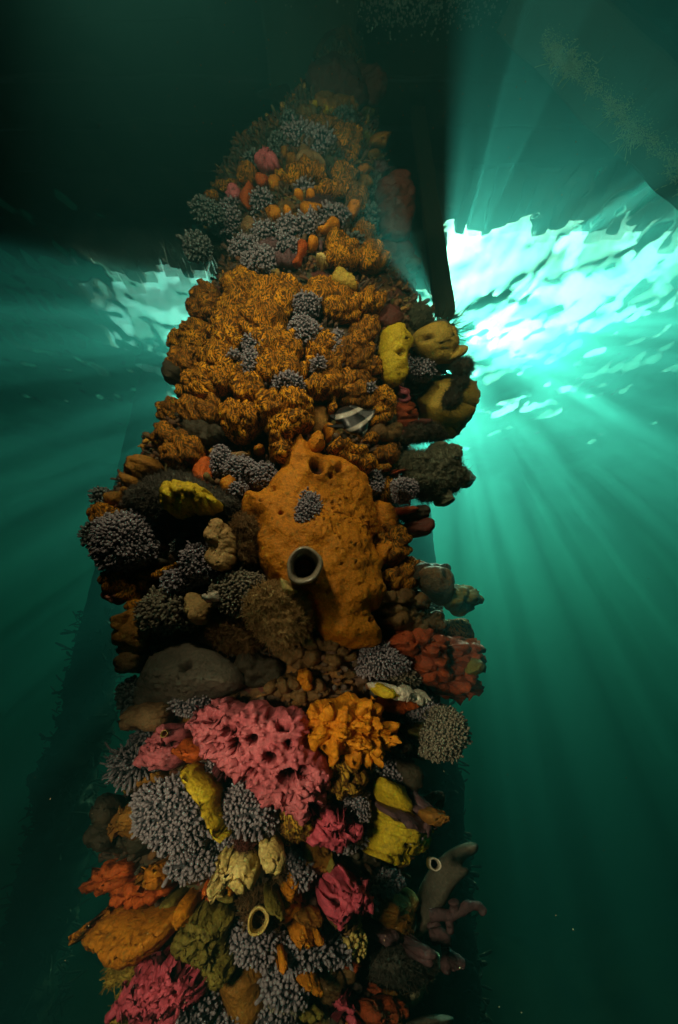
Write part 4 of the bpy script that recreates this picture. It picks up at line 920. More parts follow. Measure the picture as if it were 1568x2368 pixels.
C_('smooth','c4',[(1085,280),(1110,258),(1180,262),(1250,270),(1215,300),(1180,310),(1165,335),(1140,325),(1100,310)],'redor',.07,'small red-orange sponge below the white crust',lift=.02)
PL('c4',(1245,325,88,60),'grey soft coral below the small red-orange sponge',H=.10,pitch=6)
PL('c4',(1310,400,104,88),'broad brown-grey soft coral on the right outline','p_brown',H=.12,pitch=6)
C_('plain','c4',(1222,385,46,28),'olive',.07,'olive patch between the grey and the brown-grey corals',lift=.07)
# ----- orange and pink zone
C_('branch','c4',[(830,300),(880,280),(950,270),(990,250),(1050,290),(1080,315),(1112,385),(1092,462),(1010,470),(960,472),(890,462),(850,430),(828,380)],'vivid',.11,'bright orange finger sponge right of the big pink one',lift=.05,amp=1.2)
pk = C_('spiky','c4',[(430,350),(480,310),(525,275),(560,268),(592,300),(640,290),(680,278),(705,310),(760,305),(820,312),(842,350),(838,400),(855,440),(912,490),(912,545),(880,560),(885,620),(832,672),(775,662),(735,622),(690,635),(640,585),(560,532),(510,492),(478,430)],'pink',.11,'big dusty pink sponge with spiny edges and dark holes',lift=.06,sp=2.7,W=45)
C_('spiky','c4',[(310,385),(360,368),(402,400),(385,450),(400,500),(350,542),(265,532),(268,480),(300,430)],'pink',.09,'smaller pink sponge left of the big pink one, behind the orange wedge',lift=.02)
C_('plain','c4',[(385,450),(420,425),(455,440),(512,478),(470,500),(425,512),(392,490)],'redor',.08,'flat red-orange wedge between the two dusty pink sponges',lift=.06)
C_('plain','c4',(265,345,26,18),'dark',.03,'small dark tuft above the smaller pink sponge',lift=.12)
C_('smooth','c4',[(425,515),(470,525),(505,560),(535,600),(540,650),(570,700),(592,742),(545,762),(515,700),(480,610),(445,570)],'yellow',.09,'yellow sponge streak running down between two big grey corals',lift=.11)
PL('c4',(400,690,140,132),'very large grey soft coral left of the yellow streak',H=.16,pitch=8.5,R=.005,L=.021)
PL('c4',(632,672,116,92),'large grey soft coral right of the yellow streak',H=.15,pitch=8.5,R=.005,L=.021)
PL('c4',(520,528,46,30),'small grey soft coral under the edge of the big pink sponge',H=.10)
C_('smooth','c4',[(150,690),(210,640),(270,650),(300,700),(280,760),(220,800),(160,770),(135,730)],'brownor',.11,'smooth orange-brown ball sponge near the left outline',W=45,lift=.03)
C_('knobs','c4',(270,590,60,36),'brownor',.06,'small orange-brown knobs above the smooth ball sponge')
C_('rough','c4',(110,700,40,60),'dark',.06,'black-brown lump left of the orange-brown ball',solid=True)
C_('folds','c4',(945,525,54,58,25),'laceyel',.09,'ochre lace bryozoan under the bright orange finger sponge',BR,lift=.05)
C_('folds','c4',(872,605,34,52,20),'laceyel',.08,'ochre lace bryozoan strip along the right of the big pink sponge',BR,lift=.01)
C_('folds','c4',(795,710,74,62),'laceyel',.08,'ochre lace bryozoan mat under the big pink sponge',BR,lift=.04)
C_('spiky','c4',[(860,650),(900,655),(945,690),(985,720),(968,760),(920,790),(888,812),(845,785),(798,770),(830,730),(855,700)],'pinkhot',.09,'small bright pink sponge at the lower right of the big one',lift=.07)
C_('smooth','c4',[(1050,562),(1090,568),(1122,580),(1112,615),(1110,645),(1170,650),(1205,690),(1195,725),(1165,760),(1182,825),(1120,812),(1090,800),(1030,820),(1018,785),(1040,720),(1045,640)],'yellow',.10,'bright lemon-yellow sponge on the right half of the pylon',lift=.10,pores=[(1067,762,8),(1100,730,4)])
C_('plain','c4',[(1040,635),(1090,640),(1150,625),(1160,645),(1100,665),(1050,662)],'purple',.05,'brown finger lying across the lemon-yellow sponge',lift=.19)
C_('plain','c4',(1080,838,48,15,-8),'yellow',.07,'thin yellow sponge strip below the lemon-yellow one',lift=.09)
PL('c4',(992,632,44,76),'upright grey soft coral left of the lemon-yellow sponge',H=.12)
PL('c4',(1130,530,88,54),'grey soft coral crowning the lemon-yellow sponge',H=.11)
PL('c4',(965,785,70,52),'grey soft coral between the bright pink and the lemon-yellow sponge',H=.08)
PL('c4',(1208,790,38,52),'grey soft coral right of the lemon-yellow sponge',H=.07)
PL('c4',(1030,500,52,30),'dim soft coral left above the lemon-yellow sponge','p_dark',H=.08)
C_('knobs','c4',(1130,432,40,30),'dark',.05,'shaded dark knobs right of the orange finger sponge',lift=.06)  # near-black colour carries the shade on these knobs
C_('plain','c4',(1250,710,38,26,20),'brownor',.05,'orange ear-shaped flap under the pink-brown hooked finger',solid=True,lift=.12)
C_('rough','c4',(1200,560,50,60),'dark',.05,'dark silty edge of the pylon above the hooked finger')
# ----- lower zone
C_('knobs','c5',[(500,110),(560,90),(620,100),(660,130),(640,170),(610,200),(560,190),(530,150)],'cream',.11,'lumpy cream-yellow sponge in the middle of the lower pylon',lift=.09,amp=.7)
C_('plain','c5',(682,92,40,38),'cream',.10,'smooth cream egg-shaped sponge above right of the lumpy cream one',lift=.10)
C_('plain','c5',(655,66,17,16),'cream',.05,'little cream bud on the egg-shaped sponge',lift=.11)
C_('knobs','c5',(512,200,26,36),'cream',.08,'small cream sponge drip below the lumpy cream one',lift=.10,amp=.6)
PL('c5',(420,160,96,58),'dark grey soft coral left of the lumpy cream sponge',H=.12,pitch=8.5,R=.005,L=.020)
PL('c5',(545,85,50,30),'grey soft coral tuft above the lumpy cream sponge',H=.10)
PL('c5',(765,190,62,56),'grey soft coral right of the round fuzzy brown sponge',H=.09)
C_('fuzz','c5',(688,172,34,34),'brown',.10,'round fuzzy brown sponge right of the lumpy cream one')
C_('fuzz','c5',(600,55,30,26),'maroon',.06,'dark maroon tube worm tuft left of the cream egg',lift=.09)
C_('rough','c5',(150,100,120,56),'dark',.07,'dark brown overhang at the left above the red-orange growth')
C_('rough','c5',(70,80,46,60),'dark',.07,'black lump on the left outline above the red-orange growth',solid=True)
C_('knobs','c5',(110,225,76,56),'redor',.08,'red-orange sponge overgrown with fine threads on the left outline')
C_('knobs','c5',(295,212,60,42),'orange',.08,'orange knobby sponge right of the red-orange growth',lift=.02)
C_('knobs','c5',(215,275,100,48),'redor',.07,'red-orange rubble of sponge above the smooth orange fan')
C_('plain','d4',[(118,655),(200,665),(280,600),(340,565),(430,610),(520,640),(640,600),(720,590),(800,560),(800,650),(780,720),(700,820),(600,900),(480,942),(380,900),(330,850),(260,775),(150,752)],'orange',.12,'broad smooth orange fan sponge at the lower left outline',W=50,lift=.03)
C_('plain','d4',[(775,520),(840,515),(888,530),(892,640),(850,680),(790,660),(770,590)],'vivid',.10,'orange sponge tab at the right end of the smooth fan',lift=.03)
C_('smooth','d4',(720,535,60,26),'olive',.07,'yellowish crust above the orange fan',lift=.02)
C_('honey','d4',[(770,800),(800,700),(870,600),(950,540),(1060,580),(1150,605),(1182,650),(1130,750),(1150,860),(1215,950),(1185,1030),(1080,1085),(1000,1035),(935,925),(860,870)],'olive',.09,'olive honeycomb sponge right of the smooth orange fan',lift=.05)
C_('plain','d4',(850,390,104,62),'brown',.05,'flat olive-brown sponge above the honeycomb one')
C_('plain','d4',(1085,530,96,38,12),'olive',.05,'smooth olive strip on the upper edge of the honeycomb sponge')
C_('knobs','d4',(1010,430,70,64),'redor',.06,'red-orange sponge left of the orange knobs, lower middle',lift=.05)
C_('knobs','d4',(1150,430,76,80),'orange',.07,'orange knobby sponge between the red-orange one and the crusted sea squirt')
C_('knobs','c5',(740,245,30,72,8),'orange',.09,'upright orange sponge strip right of the crusted sea squirt',lift=.02)
C_('rough','c5',(730,345,46,60),'orange',.06,'rough orange sponge under the upright orange strip')
C_('smooth','c5',(802,358,48,34),'brownor',.09,'orange-brown ball sponge right of the rough orange one',lift=.02)
C_('smooth','c5',(778,410,46,38),'orange',.10,'orange ball sponge with a small pore, below the orange-brown one',lift=.03)
C_('plain','c5',(822,405,14,14),'orange',.05,'tiny orange bead right of the ball sponges',lift=.09)
C_('spiky','d5',[(415,320),(435,250),(490,225),(540,208),(575,240),(605,280),(630,330),(622,380),(572,415),(505,430),(490,470),(465,525),(440,490),(400,430),(398,380)],'pinkhot',.10,'pink spiny sponge right of the upright orange strip',lift=.08)
C_('rough','d5',(540,500,90,70),'brown',.05,'silty brown sponge under the pink spiny one',lift=.05)
C_('plain','d5',(468,190,20,60,25),'olive',.07,'narrow pale olive flap above the pink spiny sponge',lift=.02)
C_('rough','d5',(390,130,70,90),'brownor',.05,'rusty brown crust above the pink spiny sponge')
PL('d5',(800,330,120,52,-12),'long slanting grey soft coral right of the pink spiny sponge',H=.09,pitch=6)
PL('d5',(680,430,60,52),'grey soft coral at the lower end of the slanting one',H=.08,pitch=6)
C_('knobs','d5',(880,190,170,60),'brown',.05,'knobby brown silt-covered sponges below the yellow strip')
C_('rough','d5',(700,210,80,66),'dark',.04,'shaded brown hollow left of the knobby brown sponges')  # brown hollow coloured near-black for its shade
C_('smooth','d5',[(720,440),(770,400),(850,395),(920,420),(990,380),(1035,440),(1010,560),(1010,640),(950,690),(860,680),(790,590),(725,570)],'brownor',.10,'wide rumpled brown-orange sponge left of the grey blade sponge',amp=1.5)
C_('branch','d5',(800,660,90,56),'purple',.06,'dusty mauve branching growth below the rumpled sponge')
PL('c5',(625,440,96,62),'grey soft coral under the crusted sea squirt, left part of the long band',H=.12,pitch=8,R=.005,L=.020)
PL('c5',(765,478,124,54),'middle part of the long band of soft coral in the lower pylon',H=.11,pitch=8,R=.005,L=.020)
PL('c5',(890,480,66,40),'right tip of the long band of soft coral',H=.09,pitch=8)
PL('d5',(600,685,80,96),'yellow-tipped knobbly coral at the right of the long soft coral band','p_yellow',H=.08,pitch=9,R=.006,L=.02)
C_('smooth','c5',(705,468,16,14),'vivid',.05,'tiny orange fleck on the long soft coral band',lift=.12)
C_('smooth','d5',[(255,850),(300,820),(360,820),(412,870),(380,910),(320,890),(265,880)],'orange',.09,'lit orange-yellow sponge below the long soft coral band',lift=.06)
PL('c5',(722,592,90,54),'pale grey soft coral beneath the lit orange-yellow sponge',H=.12,pitch=8,R=.005,L=.019)
PL('d4',(930,1290,122,112),'round grey soft coral beside the lower left pink sponges',H=.12,pitch=7.5)
PL('c5',(545,742,66,44),'grey soft coral at the bottom edge, left of centre',H=.08,pitch=8)
PL('c5',(690,735,80,52),'grey soft coral at the bottom edge, centre',H=.08,pitch=8)
PL('c5',(730,665,80,36),'dim grey soft coral above the bottom centre one','p_brown',H=.07,pitch=7)
C_('plain','d4',[(1000,1085),(1100,1080),(1210,1000),(1300,1030),(1420,1100),(1375,1200),(1425,1400),(1300,1590),(1060,1590),(1090,1400),(1035,1250)],'brownor',.08,'wide flat brown sponge sheet in the lower middle of the pylon',W=50)
C_('spiky','d4',[(520,950),(600,965),(690,905),(760,860),(830,842),(880,880),(945,925),(1005,1075),(982,1180),(850,1200),(760,1232),(620,1195),(520,1215),(418,1215),(418,1140),(500,1045),(580,1040)],'pinkhot',.10,'holed deep pink sponge at the lower left, upper of two',lift=.06,sp=2.7)
C_('spiky','d4',[(515,1300),(600,1290),(700,1265),(780,1290),(832,1372),(760,1400),(690,1405),(560,1365)],'pinkhot',.09,'holed deep pink sponge at the lower left, lower of two',lift=.04)
C_('folds','d4',[(430,1300),(515,1310),(600,1385),(750,1405),(900,1390),(1080,1370),(1082,1420),(1000,1500),(960,1620),(400,1620),(410,1430)],'laceyel',.07,'ochre-yellow finely pored sponge at the bottom left',SP,name='pored_sponge',amp=.35)
for k, (x, y, a, b_, tx) in enumerate([(352,960,54,74,'topmost ochre nodule in the row down the lower left outline'),(332,1070,46,48,'second ochre nodule from the top in the lower left row'),(420,1060,30,66,'ochre nodule inside the second one of the lower left row'),(345,1175,38,56,'middle ochre nodule in the lower left row'),(345,1280,38,44,'ochre nodule below the middle one in the lower left row'),(362,1350,36,34,'small ochre nodule near the foot of the lower left row'),(412,1492,48,36,'ochre nodule at the bottom edge left'),(308,1468,44,28,'outermost ochre nodule at the bottom edge left')]):
    C_('fuzz','d4',(x,y,a,b_),'mustard',.06,tx,name='nodule_sponge',group='ochre nodules down the lower left edge',solid=False,lift=.015,amp=.5)
C_('fuzz','d5',[(720,800),(800,740),(900,730),(1010,760),(1030,850),(1000,940),(930,1000),(830,1000),(740,950),(700,880)],'darkgrey',.12,'broad dark silt-covered sponge left of the white blade sponge',W=60)
C_('knobs','d5',(595,835,66,46),'red',.06,'small dull red sponge right of the bottom soft corals')
C_('rough','d5',(570,900,60,56),'brown',.05,'brown sponge under the small dull red one')
C_('knobs','d5',[(630,1100),(700,1070),(780,1072),(862,1052),(852,1120),(780,1160),(660,1186)],'red',.10,'dark red lobed sponge near the bottom right of the pylon',lift=.03)
C_('smooth','d5',(750,1010,36,34),'red',.06,'little red lobe above the dark red lobed sponge')
C_('spiky','d5',[(498,1100),(520,1040),(545,1018),(580,1060),(622,1090),(600,1122),(545,1130)],'pinkhot',.07,'small pink sponge left of the dark red lobed one',lift=.02)
C_('spiky','d5',(610,1182,52,22,20),'pinkhot',.05,'pink sponge sliver under the dark red lobed one',lift=.02)
C_('smooth','d5',(660,1232,80,24,-10),'orange',.06,'orange sponge at the bottom edge right of centre')
C_('knobs','d5',(370,1150,90,60),'olive',.06,'yellowish brown knobs left of the small bottom pink sponge')
C_('rough','d5',(450,950,80,120),'brown',.05,'long silty brown crust in the lower right centre')
C_('rough','d5',(900,1080,80,60),'brownor',.06,'brown-orange crust left of the white blade foot')
C_('rough','d5',(1080,800,50,60),'purple',.05,'mauve-brown silty sponge behind the branching coral foot')
# ---------------------------------------------------------------- ring-mouthed sea squirts
def squirt(crop, cx, cy, rpx, label, body_mat, rim_mat, body_poly=None, tube_r=.30, out=.13, tiltv=(0, 0, 0), deep=.05):
    X, Y = tp(crop, [(cx, cy)])[0]; p, n = on(crop, cx, cy, out)
    R = rpx / CR[crop][2] * .57798 * p.length / 924.
    ax = (-p.normalized() * .9 + n * .3 + Vector(tiltv)).normalized(); u = ax.orthogonal().normalized(); w = ax.cross(u)
    seg = 48; V = []; Fq = []
    # lathe: outer wall from the base up over the rim and down inside
    prof = [(R * 1.05, -deep * 2.4), (R * 1.02, -deep * 1.3), (R * .98, -deep * .5), (R * 1.0, -.006), (R * .99, .004), (R * .93, .012), (R * .84, .013), (R * .75, .008), (R * .66, -.004), (R * .60, -.02), (R * .58, -deep), (R * .35, -deep * 1.5), (R * .02, -deep * 1.7)]
    for (r, h) in prof:
        for k in range(seg):
            a = 2 * math.pi * k / seg; ww = 1 + .05 * math.sin(2 * a + cx) + .035 * math.sin(3 * a + 1) + .02 * math.sin(5 * a + cx)
            V.append(p + (u * math.cos(a) + w * math.sin(a)) * r * ww + ax * h)
    V = np.array([tuple(v) for v in V]); loc = np.array(p)
    def band(i0, i1):
        f = []
        for i in range(i0, i1):
            for k in range(seg):
                a, b_ = i * seg + k, i * seg + (k + 1) % seg; f += [(a, b_, b_ + seg), (a, b_ + seg, a + seg)]
        return np.array(f)
    r_ = root('sea_squirt', tuple(p), label, 'sea squirt')
    def sub(nm, f, mat):
        ids = np.unique(f); mp = {v: i for i, v in enumerate(ids)}; ff = np.vectorize(mp.get)(f)
        return finish(nm, V[ids], ff, mat, loc, None, None, None, r_)
    sub('body', band(0, 3), body_mat); sub('rim', band(3, 9), rim_mat); sub('siphon', band(9, 12), M['inside']())
    return r_
sq = squirt('f2', 780, 715, 445, 'ring-mouthed milky sea squirt on the huge orange sponge', M['white'](), M['glass'](), out=.145, deep=.045)
C_('plain','f2',[(270,900),(420,920),(560,1100),(720,1180),(640,1290),(420,1300),(310,1200)],'cream',.05,'pale cream foot showing under the ring-mouthed sea squirt','sea squirt',lift=.13)
squirt('f3', 680, 1180, 215, 'brown crusted sea squirt with a pale open ring in the lower pylon', M['brown'](), M['cream'](), out=.10, deep=.04)
C_('fuzz','f3',[(120,1000),(250,850),(500,760),(800,760),(1050,900),(1300,1020),(1340,1250),(1250,1400),(1000,1440),(700,1500),(400,1440),(180,1250)],'brown',.11,'bristly brown cushion around the pale open ring',name='turf_cushion',cat='turf',lift=.0)
C_('plain','f3',[(800,620),(950,530),(1150,570),(1330,720),(1370,860),(1250,980),(1120,900),(1000,790),(850,760)],'olive',.12,'smooth olive tube-shaped sea squirt bent behind the pale open ring','sea squirt',lift=.05)
squirt('d2', 272, 485, 26, 'tiny pale ring-shaped siphon on the left pink sponge', M['olive'](), M['cream'](), out=.085, deep=.02)
squirt('d5', 1072, 220, 26, 'little white ring siphon beside the root of the grey blade sponge', M['olive'](), M['white'](), out=.06, deep=.02)
# ---------------------------------------------------------------- free-standing bodies traced as outlines, swollen to their real thickness
def body(crop, poly, depth0, depth1, T, mat, name, label, cat, sp=3.2, kind='plain', amp=1., W=None, parent=None, it=1, axis=None):
    """outline `poly` standing in a plane that runs from depth0 (first point's side) to depth1"""
    P = smooth_poly(tp(crop, poly), it) if it else tp(crop, poly)
    V2, F2, B = tri2d(P, sp, 5); d = bdist(B, V2)
    ax_ = np.array(axis if axis else (1, 0), float); s = V2 @ ax_; s0, s1 = (P @ ax_).min(), (P @ ax_).max(); t = (s - s0) / (s1 - s0)
    dep = depth0 + (depth1 - depth0) * t
    base = np.array([tuple(ray(X, Y) * (dd / ray(X, Y).y)) for (X, Y), dd in zip(V2, dep)])
    nr = -base / np.linalg.norm(base, axis=1)[:, None]
    x = np.clip(d / (W or d.max()), 0, 1); f = np.sqrt(1 - (1 - x) ** 2)
    V = base + nr * (f * T)[:, None]; Qb = np.stack([base[:, 0], base[:, 2]], 1); h = relief(kind, V, Qb, d, len(poly), amp=amp) if kind else 0
    V = V + nr * (h[:, None] if kind else 0)
    V, F = close_back(V, F2, d, nr, base, f, T)
    return finish(name, V, F, mat, base.mean(0), label, cat, None, parent), (V, F, d)
body('d5', [(1012,695),(1035,640),(1050,600),(1040,520),(1048,440),(1070,370),(1110,300),(1150,245),(1200,190),(1280,135),(1370,103),(1425,110),(1437,140),(1420,180),(1370,200),(1335,235),(1335,258),(1372,268),(1374,305),(1310,360),(1265,420),(1235,490),(1185,550),(1150,620),(1100,680),(1050,708)], 1.12, 1.02, .035, M['grey'](), 'blade_sponge', 'grey-tan blade sponge rising to the right with two blunt tips', 'sponge', W=22, kind='plain')
body('d5', [(1015,1155),(985,1110),(990,1050),(1055,1000),(1085,930),(1110,870),(1140,810),(1165,790),(1192,805),(1195,870),(1212,905),(1170,925),(1130,975),(1100,1030),(1075,1090),(1050,1130)], 1.05, 1.10, .03, organ('pale_blade', (.42, .38, .24), .5, 26, alt=(.22, .19, .10)), 'blade_sponge', 'pale whitish blade sponge low on the right outline', 'sponge', W=18, kind='plain')
body('d5', [(960,1250),(1020,1215),(1100,1190),(1180,1183),(1270,1195),(1282,1225),(1262,1260),(1180,1290),(1000,1300)], 1.0, 1.06, .035, M['grey'](), 'blade_sponge', 'grey-tan blade sponge cut by the bottom edge of the picture', 'sponge', W=22)
body('g', [(590,216),(604,206),(625,203),(642,198),(668,190),(675,230),(672,262),(660,262),(652,243),(636,231),(615,230),(598,226)], 1.12, 1.0, .02, M['dark'](), 'weed_frond', 'dark weed frond pointing left at the very top of the pylon', 'weed', kind='rough', W=14)
# branching corals on the right
def T3(crop, pts, d0): return [(*at(crop, x, y, d0 + dd), r) for (x, y, dd, r) in pts]
tubes([T3('d5', [(1130,572,0,0.0087),(1200,560,0,0.0099),(1290,555,0,0.0093),(1350,520,0,0.0087),(1400,495,0,0.0081),(1440,510,0,0.0081),(1474,560,0,0.0074)], 1.03),
       T3('d5', [(1260,556,0,0.0074),(1285,510,0,0.0099),(1275,465,0,0.0124)], 1.03),
       T3('d5', [(1240,575,0,0.0074),(1255,630,0,0.0074),(1257,685,0,0.0074)], 1.03),
       T3('d5', [(1130,700,.02,0.0112),(1215,690,.02,0.0105),(1240,770,.02,0.0099),(1235,850,.0,0.0112),(1228,935,0,0.0087)], 1.03),
       T3('d5', [(1235,810,0,0.0099),(1300,850,0,0.0087),(1350,885,0,0.0087)], 1.03),
       T3('d5', [(1240,840,0,0.0087),(1275,880,0,0.0074),(1275,915,0,0.0056)], 1.03),
       T3('d5', [(1290,850,0,0.0074),(1300,885,0,0.0062),(1300,905,0,0.0056)], 1.03),
       T3('d5', [(1180,650,.02,0.0081),(1160,620,.02,0.0081),(1110,640,.02,0.0074)], 1.05)],
      M['purple'](), 'branching_sponge', 'brown-mauve branching finger sponge reaching out at the lower right', 'sponge', bumpy=.35)
tubes([T3('d3', [(840,1200,-.06,0.0099),(910,1240,-.03,0.0093),(1000,1255,0,0.0087),(1080,1245,0,0.0093),(1150,1215,0,0.0087),(1190,1220,0,0.0081),(1180,1280,0,0.0074),(1140,1335,0,0.0087)], 1.0)],
      organ('dusty_pink_finger', (.30, .16, .13), .5, 30, alt=(.18, .09, .07)), 'finger_sponge', 'dusty pink-brown finger sponge hooked downwards at the right outline', 'sponge', bumpy=.2)
tubes([T3('d1', [(425,478,0,.006),(370,466,0,.005),(318,466,0,.0045),(283,468,0,.0045),(280,486,0,.0045),(298,490,0,.0045),(300,462,0,.0025),(330,448,0,.002),(368,430,0,.002),(362,408,0,.002),(343,385,0,.003)], .98)],
      M['dark'](), 'hydroid_twig', 'thin dark curled twig sticking out at the upper left of the pylon', 'twig', bumpy=.1, sides=6)
# ---------------------------------------------------------------- spiky feather star on the right shoulder
fc = Vector(tuple(at('e6', 318, 1730, 1.08))); rs = np.random.RandomState(8); nF = 230
D0 = rs.normal(size=(nF, 3)) * .45 + np.array([.62, .15, .50]); D0 /= np.linalg.norm(D0, axis=1)[:, None]
Vf, Ff, Tf = fingers(np.array(fc) + rs.normal(size=(nF, 3)) * .012, D0, np.full(nF, .085) * rs.uniform(.7, 1.15, nF), np.full(nF, .0016), 3, bend=.35, club=.7, sides=4)
finish('feather_star', Vf, Ff, organ('green_black_spines', (.05, .06, .03), .5, 30), np.array(fc), 'spiky dark green feather star at the bright gap right of the pylon', 'feather star')
# ---------------------------------------------------------------- striped fish
FD = .66
fish_out = [(935,958),(900,962),(850,925),(790,895),(680,885),(600,840),(540,790),(505,745),(470,660),(400,640),(310,570),(255,520),(205,480),(205,455),(260,430),(330,430),(360,360),(420,300),(500,255),(600,222),(700,215),(800,232),(900,285),(1000,320),(1100,332),(1180,322),(1250,300),(1240,360),(1215,420),(1190,480),(1130,560),(1100,620),(1085,700),(1050,800),(1000,880),(965,930)]
fm, t, b = mat_new('striped_scales'); L = t.links.new
tc = N(t, 'ShaderNodeTexCoord'); sepn = N(t, 'ShaderNodeAttribute', attribute_name='tip'); r = N(t, 'ShaderNodeValToRGB'); r.color_ramp.interpolation = 'LINEAR'
e = r.color_ramp.elements; blk = (.008, .008, .009, 1); wht = (.32, .30, .25, 1)
stops = [(0, blk), (.225, blk), (.25, wht), (.335, wht), (.36, blk), (.60, blk), (.625, wht), (.705, wht), (.73, blk), (.845, blk), (.86, wht), (.90, wht), (.915, blk), (.95, blk), (.96, wht), (1, wht)]
e[0].position, e[0].color = stops[0]; e[1].position, e[1].color = stops[-1]
for p_, c_ in stops[1:-1]: q = e.new(p_); q.color = c_
L(sepn.outputs['Fac'], r.inputs[0]); L(r.outputs[0], b.inputs['Base Color']); b.inputs['Roughness'].default_value = .4
fish = root('striped_fish', tuple(at('f1', 700, 560, .70)), 'black and pale striped fish in front of the lace bryozoans, head down', 'fish')
def fishpart(name, poly, T, W, d0=.70, mat=fm, it=1, off=0):
    P = smooth_poly(tp('f1', poly), it); V2, F2, B = tri2d(P, 1.6, 5); d = bdist(B, V2)
    src = V2 / .57798; fx = (src[:, 0] - 1280) * 5.6; fy = (src[:, 1] - 1580) * 5.6
    base = np.array([tuple(ray(X, Y) * ((d0 + off) / ray(X, Y).y)) for X, Y in V2]); nr = -base / np.linalg.norm(base, axis=1)[:, None]
    x = np.clip(d / W, 0, 1); f = np.sqrt(1 - (1 - x) ** 2)
    V = base + nr * (f * T)[:, None]; V, F = close_back(V, F2, d, nr, base, f, T)
    # stripe coordinate: distance along the body from the back down to the snout, bands arch with the body
    s = (fx * .42 + fy * .907); s = s + 60 * np.sin((fx - 300) / 900 * 3.1) * -1 + 0.00012 * (fx - 700) ** 2
    tt = np.clip((s - 330) / (1250 - 330), 0, 1); tt = np.concatenate([tt, tt])
    o = finish(name, V, F, mat, np.array(fish.location), None, None, None, fish, tt)
    return o
fishpart('body', [(935,958),(900,962),(850,925),(790,895),(680,885),(600,840),(540,790),(505,745),(470,660),(400,640),(330,585),(340,440),(370,370),(430,310),(520,262),(620,245),(720,262),(820,330),(900,420),(1000,480),(1080,560),(1090,640),(1070,740),(1040,820),(1000,890),(965,935)], .022, 22)
fishpart('dorsal_fin', [(620,222),(720,214),(820,240),(900,285),(1000,320),(1100,332),(1180,322),(1250,298),(1240,360),(1215,420),(1190,490),(1130,580),(1060,620),(900,480),(700,330)], .004, 5)
fishpart('tail_fin', [(205,455),(260,430),(350,430),(400,520),(400,600),(330,575),(255,522),(205,482)], .004, 5, mat=organ('black_fin', (.01, .01, .01), .3, 20))
fishpart('pelvic_fin', [(505,640),(560,740),(480,750),(350,745),(230,725),(150,700),(160,675),(260,670),(400,655)], .003, 5, mat=MATS['black_fin'], off=-.015)
ev = Vector(tuple(at('f1', 905, 850, .70))) - Vector(tuple(at('f1', 905, 850, .70))).normalized() * .021
em, t, b = mat_new('fish_eye'); b.inputs['Base Color'].default_value = (.01, .01, .01, 1); b.inputs['Roughness'].default_value = .08
bm = bmesh.new(); bmesh.ops.create_uvsphere(bm, u_segments=16, v_segments=10, radius=.0055); me = bpy.data.meshes.new('eye'); bm.to_mesh(me); bm.free()
o = link('eye', me, em); o.parent = fish; o.location = ev - fish.location
# ---------------------------------------------------------------- distant pylons
def far_pylon(x, y, r, label, ragged, seed, ztop=DZ, zr=(-9, .9), lumps=None):
    nz, na = 420, 48; z = np.linspace(-9, ztop, nz); a = np.linspace(0, 2 * math.pi, na, endpoint=False)
    g = np.clip((zr[1] - z) / 1.2, .12, 1) * ragged
    P = np.stack([np.zeros((nz, 1)) + np.sin(a)[None], np.zeros((nz, 1)) - np.cos(a)[None], np.zeros((nz, na))], -1)
    Q = np.stack([x + r * P[..., 0], y + r * P[..., 1], z[:, None] + P[..., 2]], -1).reshape(-1, 3)
    f1, f2 = worley(Q * 7 + seed, 3); dsp = (fbm(Q * 2.5 + seed, 2, 4) * .75 + .55 * (1 - f1) ** 2 + .35 * vnoise(Q * 22, 6)).reshape(nz, na) * g[:, None]
    V = np.stack([r * P[..., 0], r * P[..., 1], z[:, None] + P[..., 2]], -1) + P * dsp[..., None]
    i = np.arange((nz - 1) * na).reshape(nz - 1, na); j = np.roll(i, -1, 1)
    F = np.stack([i.ravel(), j.ravel(), (j + na).ravel(), (i + na).ravel()], 1)
    o = link('distant_pylon', mesh_from('distant_pylon', V.reshape(-1, 3), F), M['dark'](), label=label, cat='pylon'); o.location = (x, y, 0)
    # weedy tufts that fray its outline
    rs = np.random.RandomState(seed); n = 1500; zz = rs.uniform(-4, zr[1], n); aa = rs.rand(n) * 6.283
    P0 = np.stack([(r + .02) * np.sin(aa), -(r + .02) * np.cos(aa), zz], 1); Dd = np.stack([np.sin(aa), -np.cos(aa), rs.uniform(-.6, .5, n)], 1) + rs.normal(size=(n, 3)) * .3
    Dd /= np.linalg.norm(Dd, axis=1)[:, None]
    Vf, Ff, Tf = fingers(P0, Dd, rs.uniform(.04, .16, n) * ragged * 5, rs.uniform(.004, .012, n), seed, bend=.5)
    w = link('hanging_weed', mesh_from('hanging_weed', Vf, Ff), M['dark'](), parent=o)
    return o
far_pylon(-2.27, 4.0, .19, 'hazy distant jetty pylon at the left, ragged with growth in its lower part', .11, 3, zr=(-9, .55))
far_pylon(.50, 3.0, .235, 'dark second jetty pylon showing right behind the overgrown one', .07, 9, zr=(-9, .3))
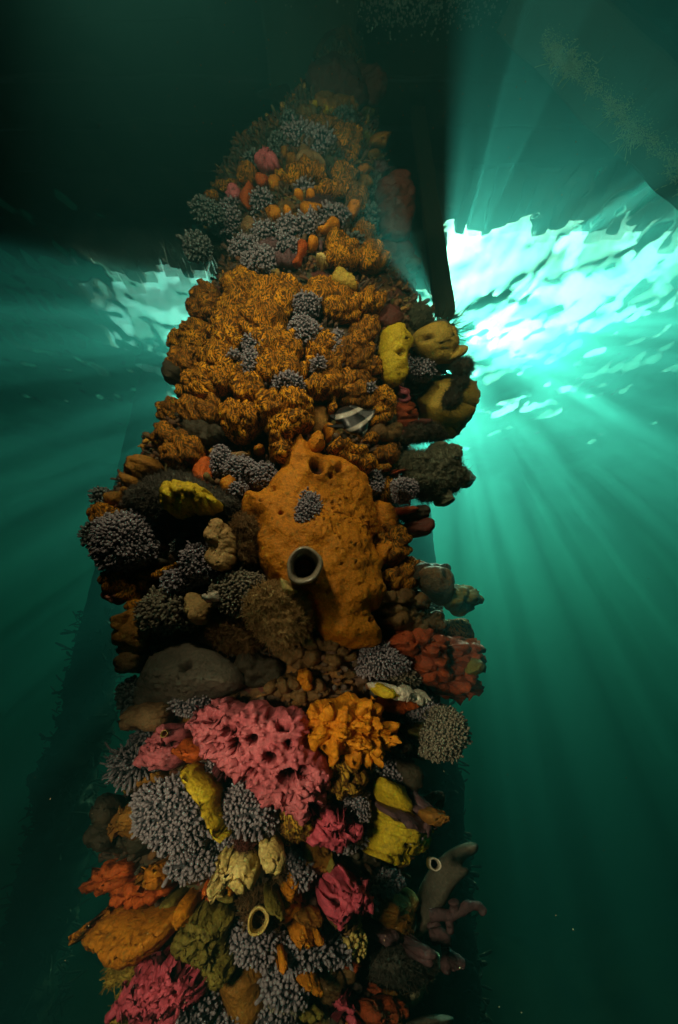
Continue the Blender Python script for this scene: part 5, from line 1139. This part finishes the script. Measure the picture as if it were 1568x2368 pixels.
# ---------------------------------------------------------------- weed fringe on the brace
ef = bp1 - bp0; ln = ef.length; dn = ef.normalized(); rs = np.random.RandomState(5); n = 8000
tt_ = rs.rand(n); sd_ = Vector((-.55, .1, -.62)).normalized()
side = (sd_ - dn * sd_.dot(dn)).normalized(); s2 = dn.cross(side)
P0 = np.array([tuple(bp0 + ef * t_ + side * .13 + s2 * rs.normal(0, .022)) for t_ in tt_])
clump = np.clip(fbm(P0 * 9, 3, 3) + .35, .05, 1.2)
D0 = np.array([tuple(side)]) * .5 + rs.normal(size=(n, 3)) * .6; D0 /= np.linalg.norm(D0, axis=1)[:, None]
Vf, Ff, Tf = fingers(P0, D0, .034 * clump * rs.uniform(.4, 1.2, n), .0022 * np.ones(n), 6, bend=.6, sides=4, club=.9)
w = link('weed_fringe', mesh_from('weed_fringe', Vf - np.array(brace.location), Ff), organ('weed_painted_sunlit', (.85, .85, .45), .5, 30, alt=(.40, .45, .18)), parent=brace)  # weed colour raised towards white in place of sunlight
# ---------------------------------------------------------------- bubbles and drifting specks
rs = np.random.RandomState(12)
def specks(name, C, R, mat):
    ico = bmesh.new(); bmesh.ops.create_icosphere(ico, subdivisions=1, radius=1); v = np.array([tuple(x.co) for x in ico.verts]); ico.verts.ensure_lookup_table()
    f = np.array([[q.index for q in x.verts] for x in ico.faces]); ico.free()
    V = (C[:, None] + v[None] * R[:, None, None]).reshape(-1, 3); F = (f[None] + (np.arange(len(C)) * len(v))[:, None, None]).reshape(-1, 3)
    return link(name, mesh_from(name, V, F), mat, kind='stuff')
C0 = []
while len(C0) < 620:
    X, Y = rs.normal(960, 95), abs(rs.normal(0, 42)) - 10 + 0
    if Y > 95 + (X - 900) * .05: continue
    r = ray(X, Y); C0.append(tuple(r * ((SURF - .03 - rs.rand() * .05) / r.z)))
bb, t, b = mat_new('bubble_film'); b.inputs['Base Color'].default_value = (.8, .85, .85, 1); b.inputs['Roughness'].default_value = .05; b.inputs['Metallic'].default_value = .6
specks('air_bubbles', np.array(C0), rs.uniform(.002, .008, len(C0)) ** 1, bb)
C1 = []
for _ in range(300):
    X, Y = rs.uniform(80, 1500), rs.uniform(0, 2367) ** 1
    if rs.rand() < .5: X, Y = rs.normal(800, 260), rs.normal(180, 150)
    r = ray(X, Y).normalized(); C1.append(tuple(r * rs.uniform(.45, .7)))
specks('drifting_specks', np.array(C1), rs.uniform(.0002, .0006, len(C1)), organ('pale_silt', (.55, .5, .3), .3, 30))
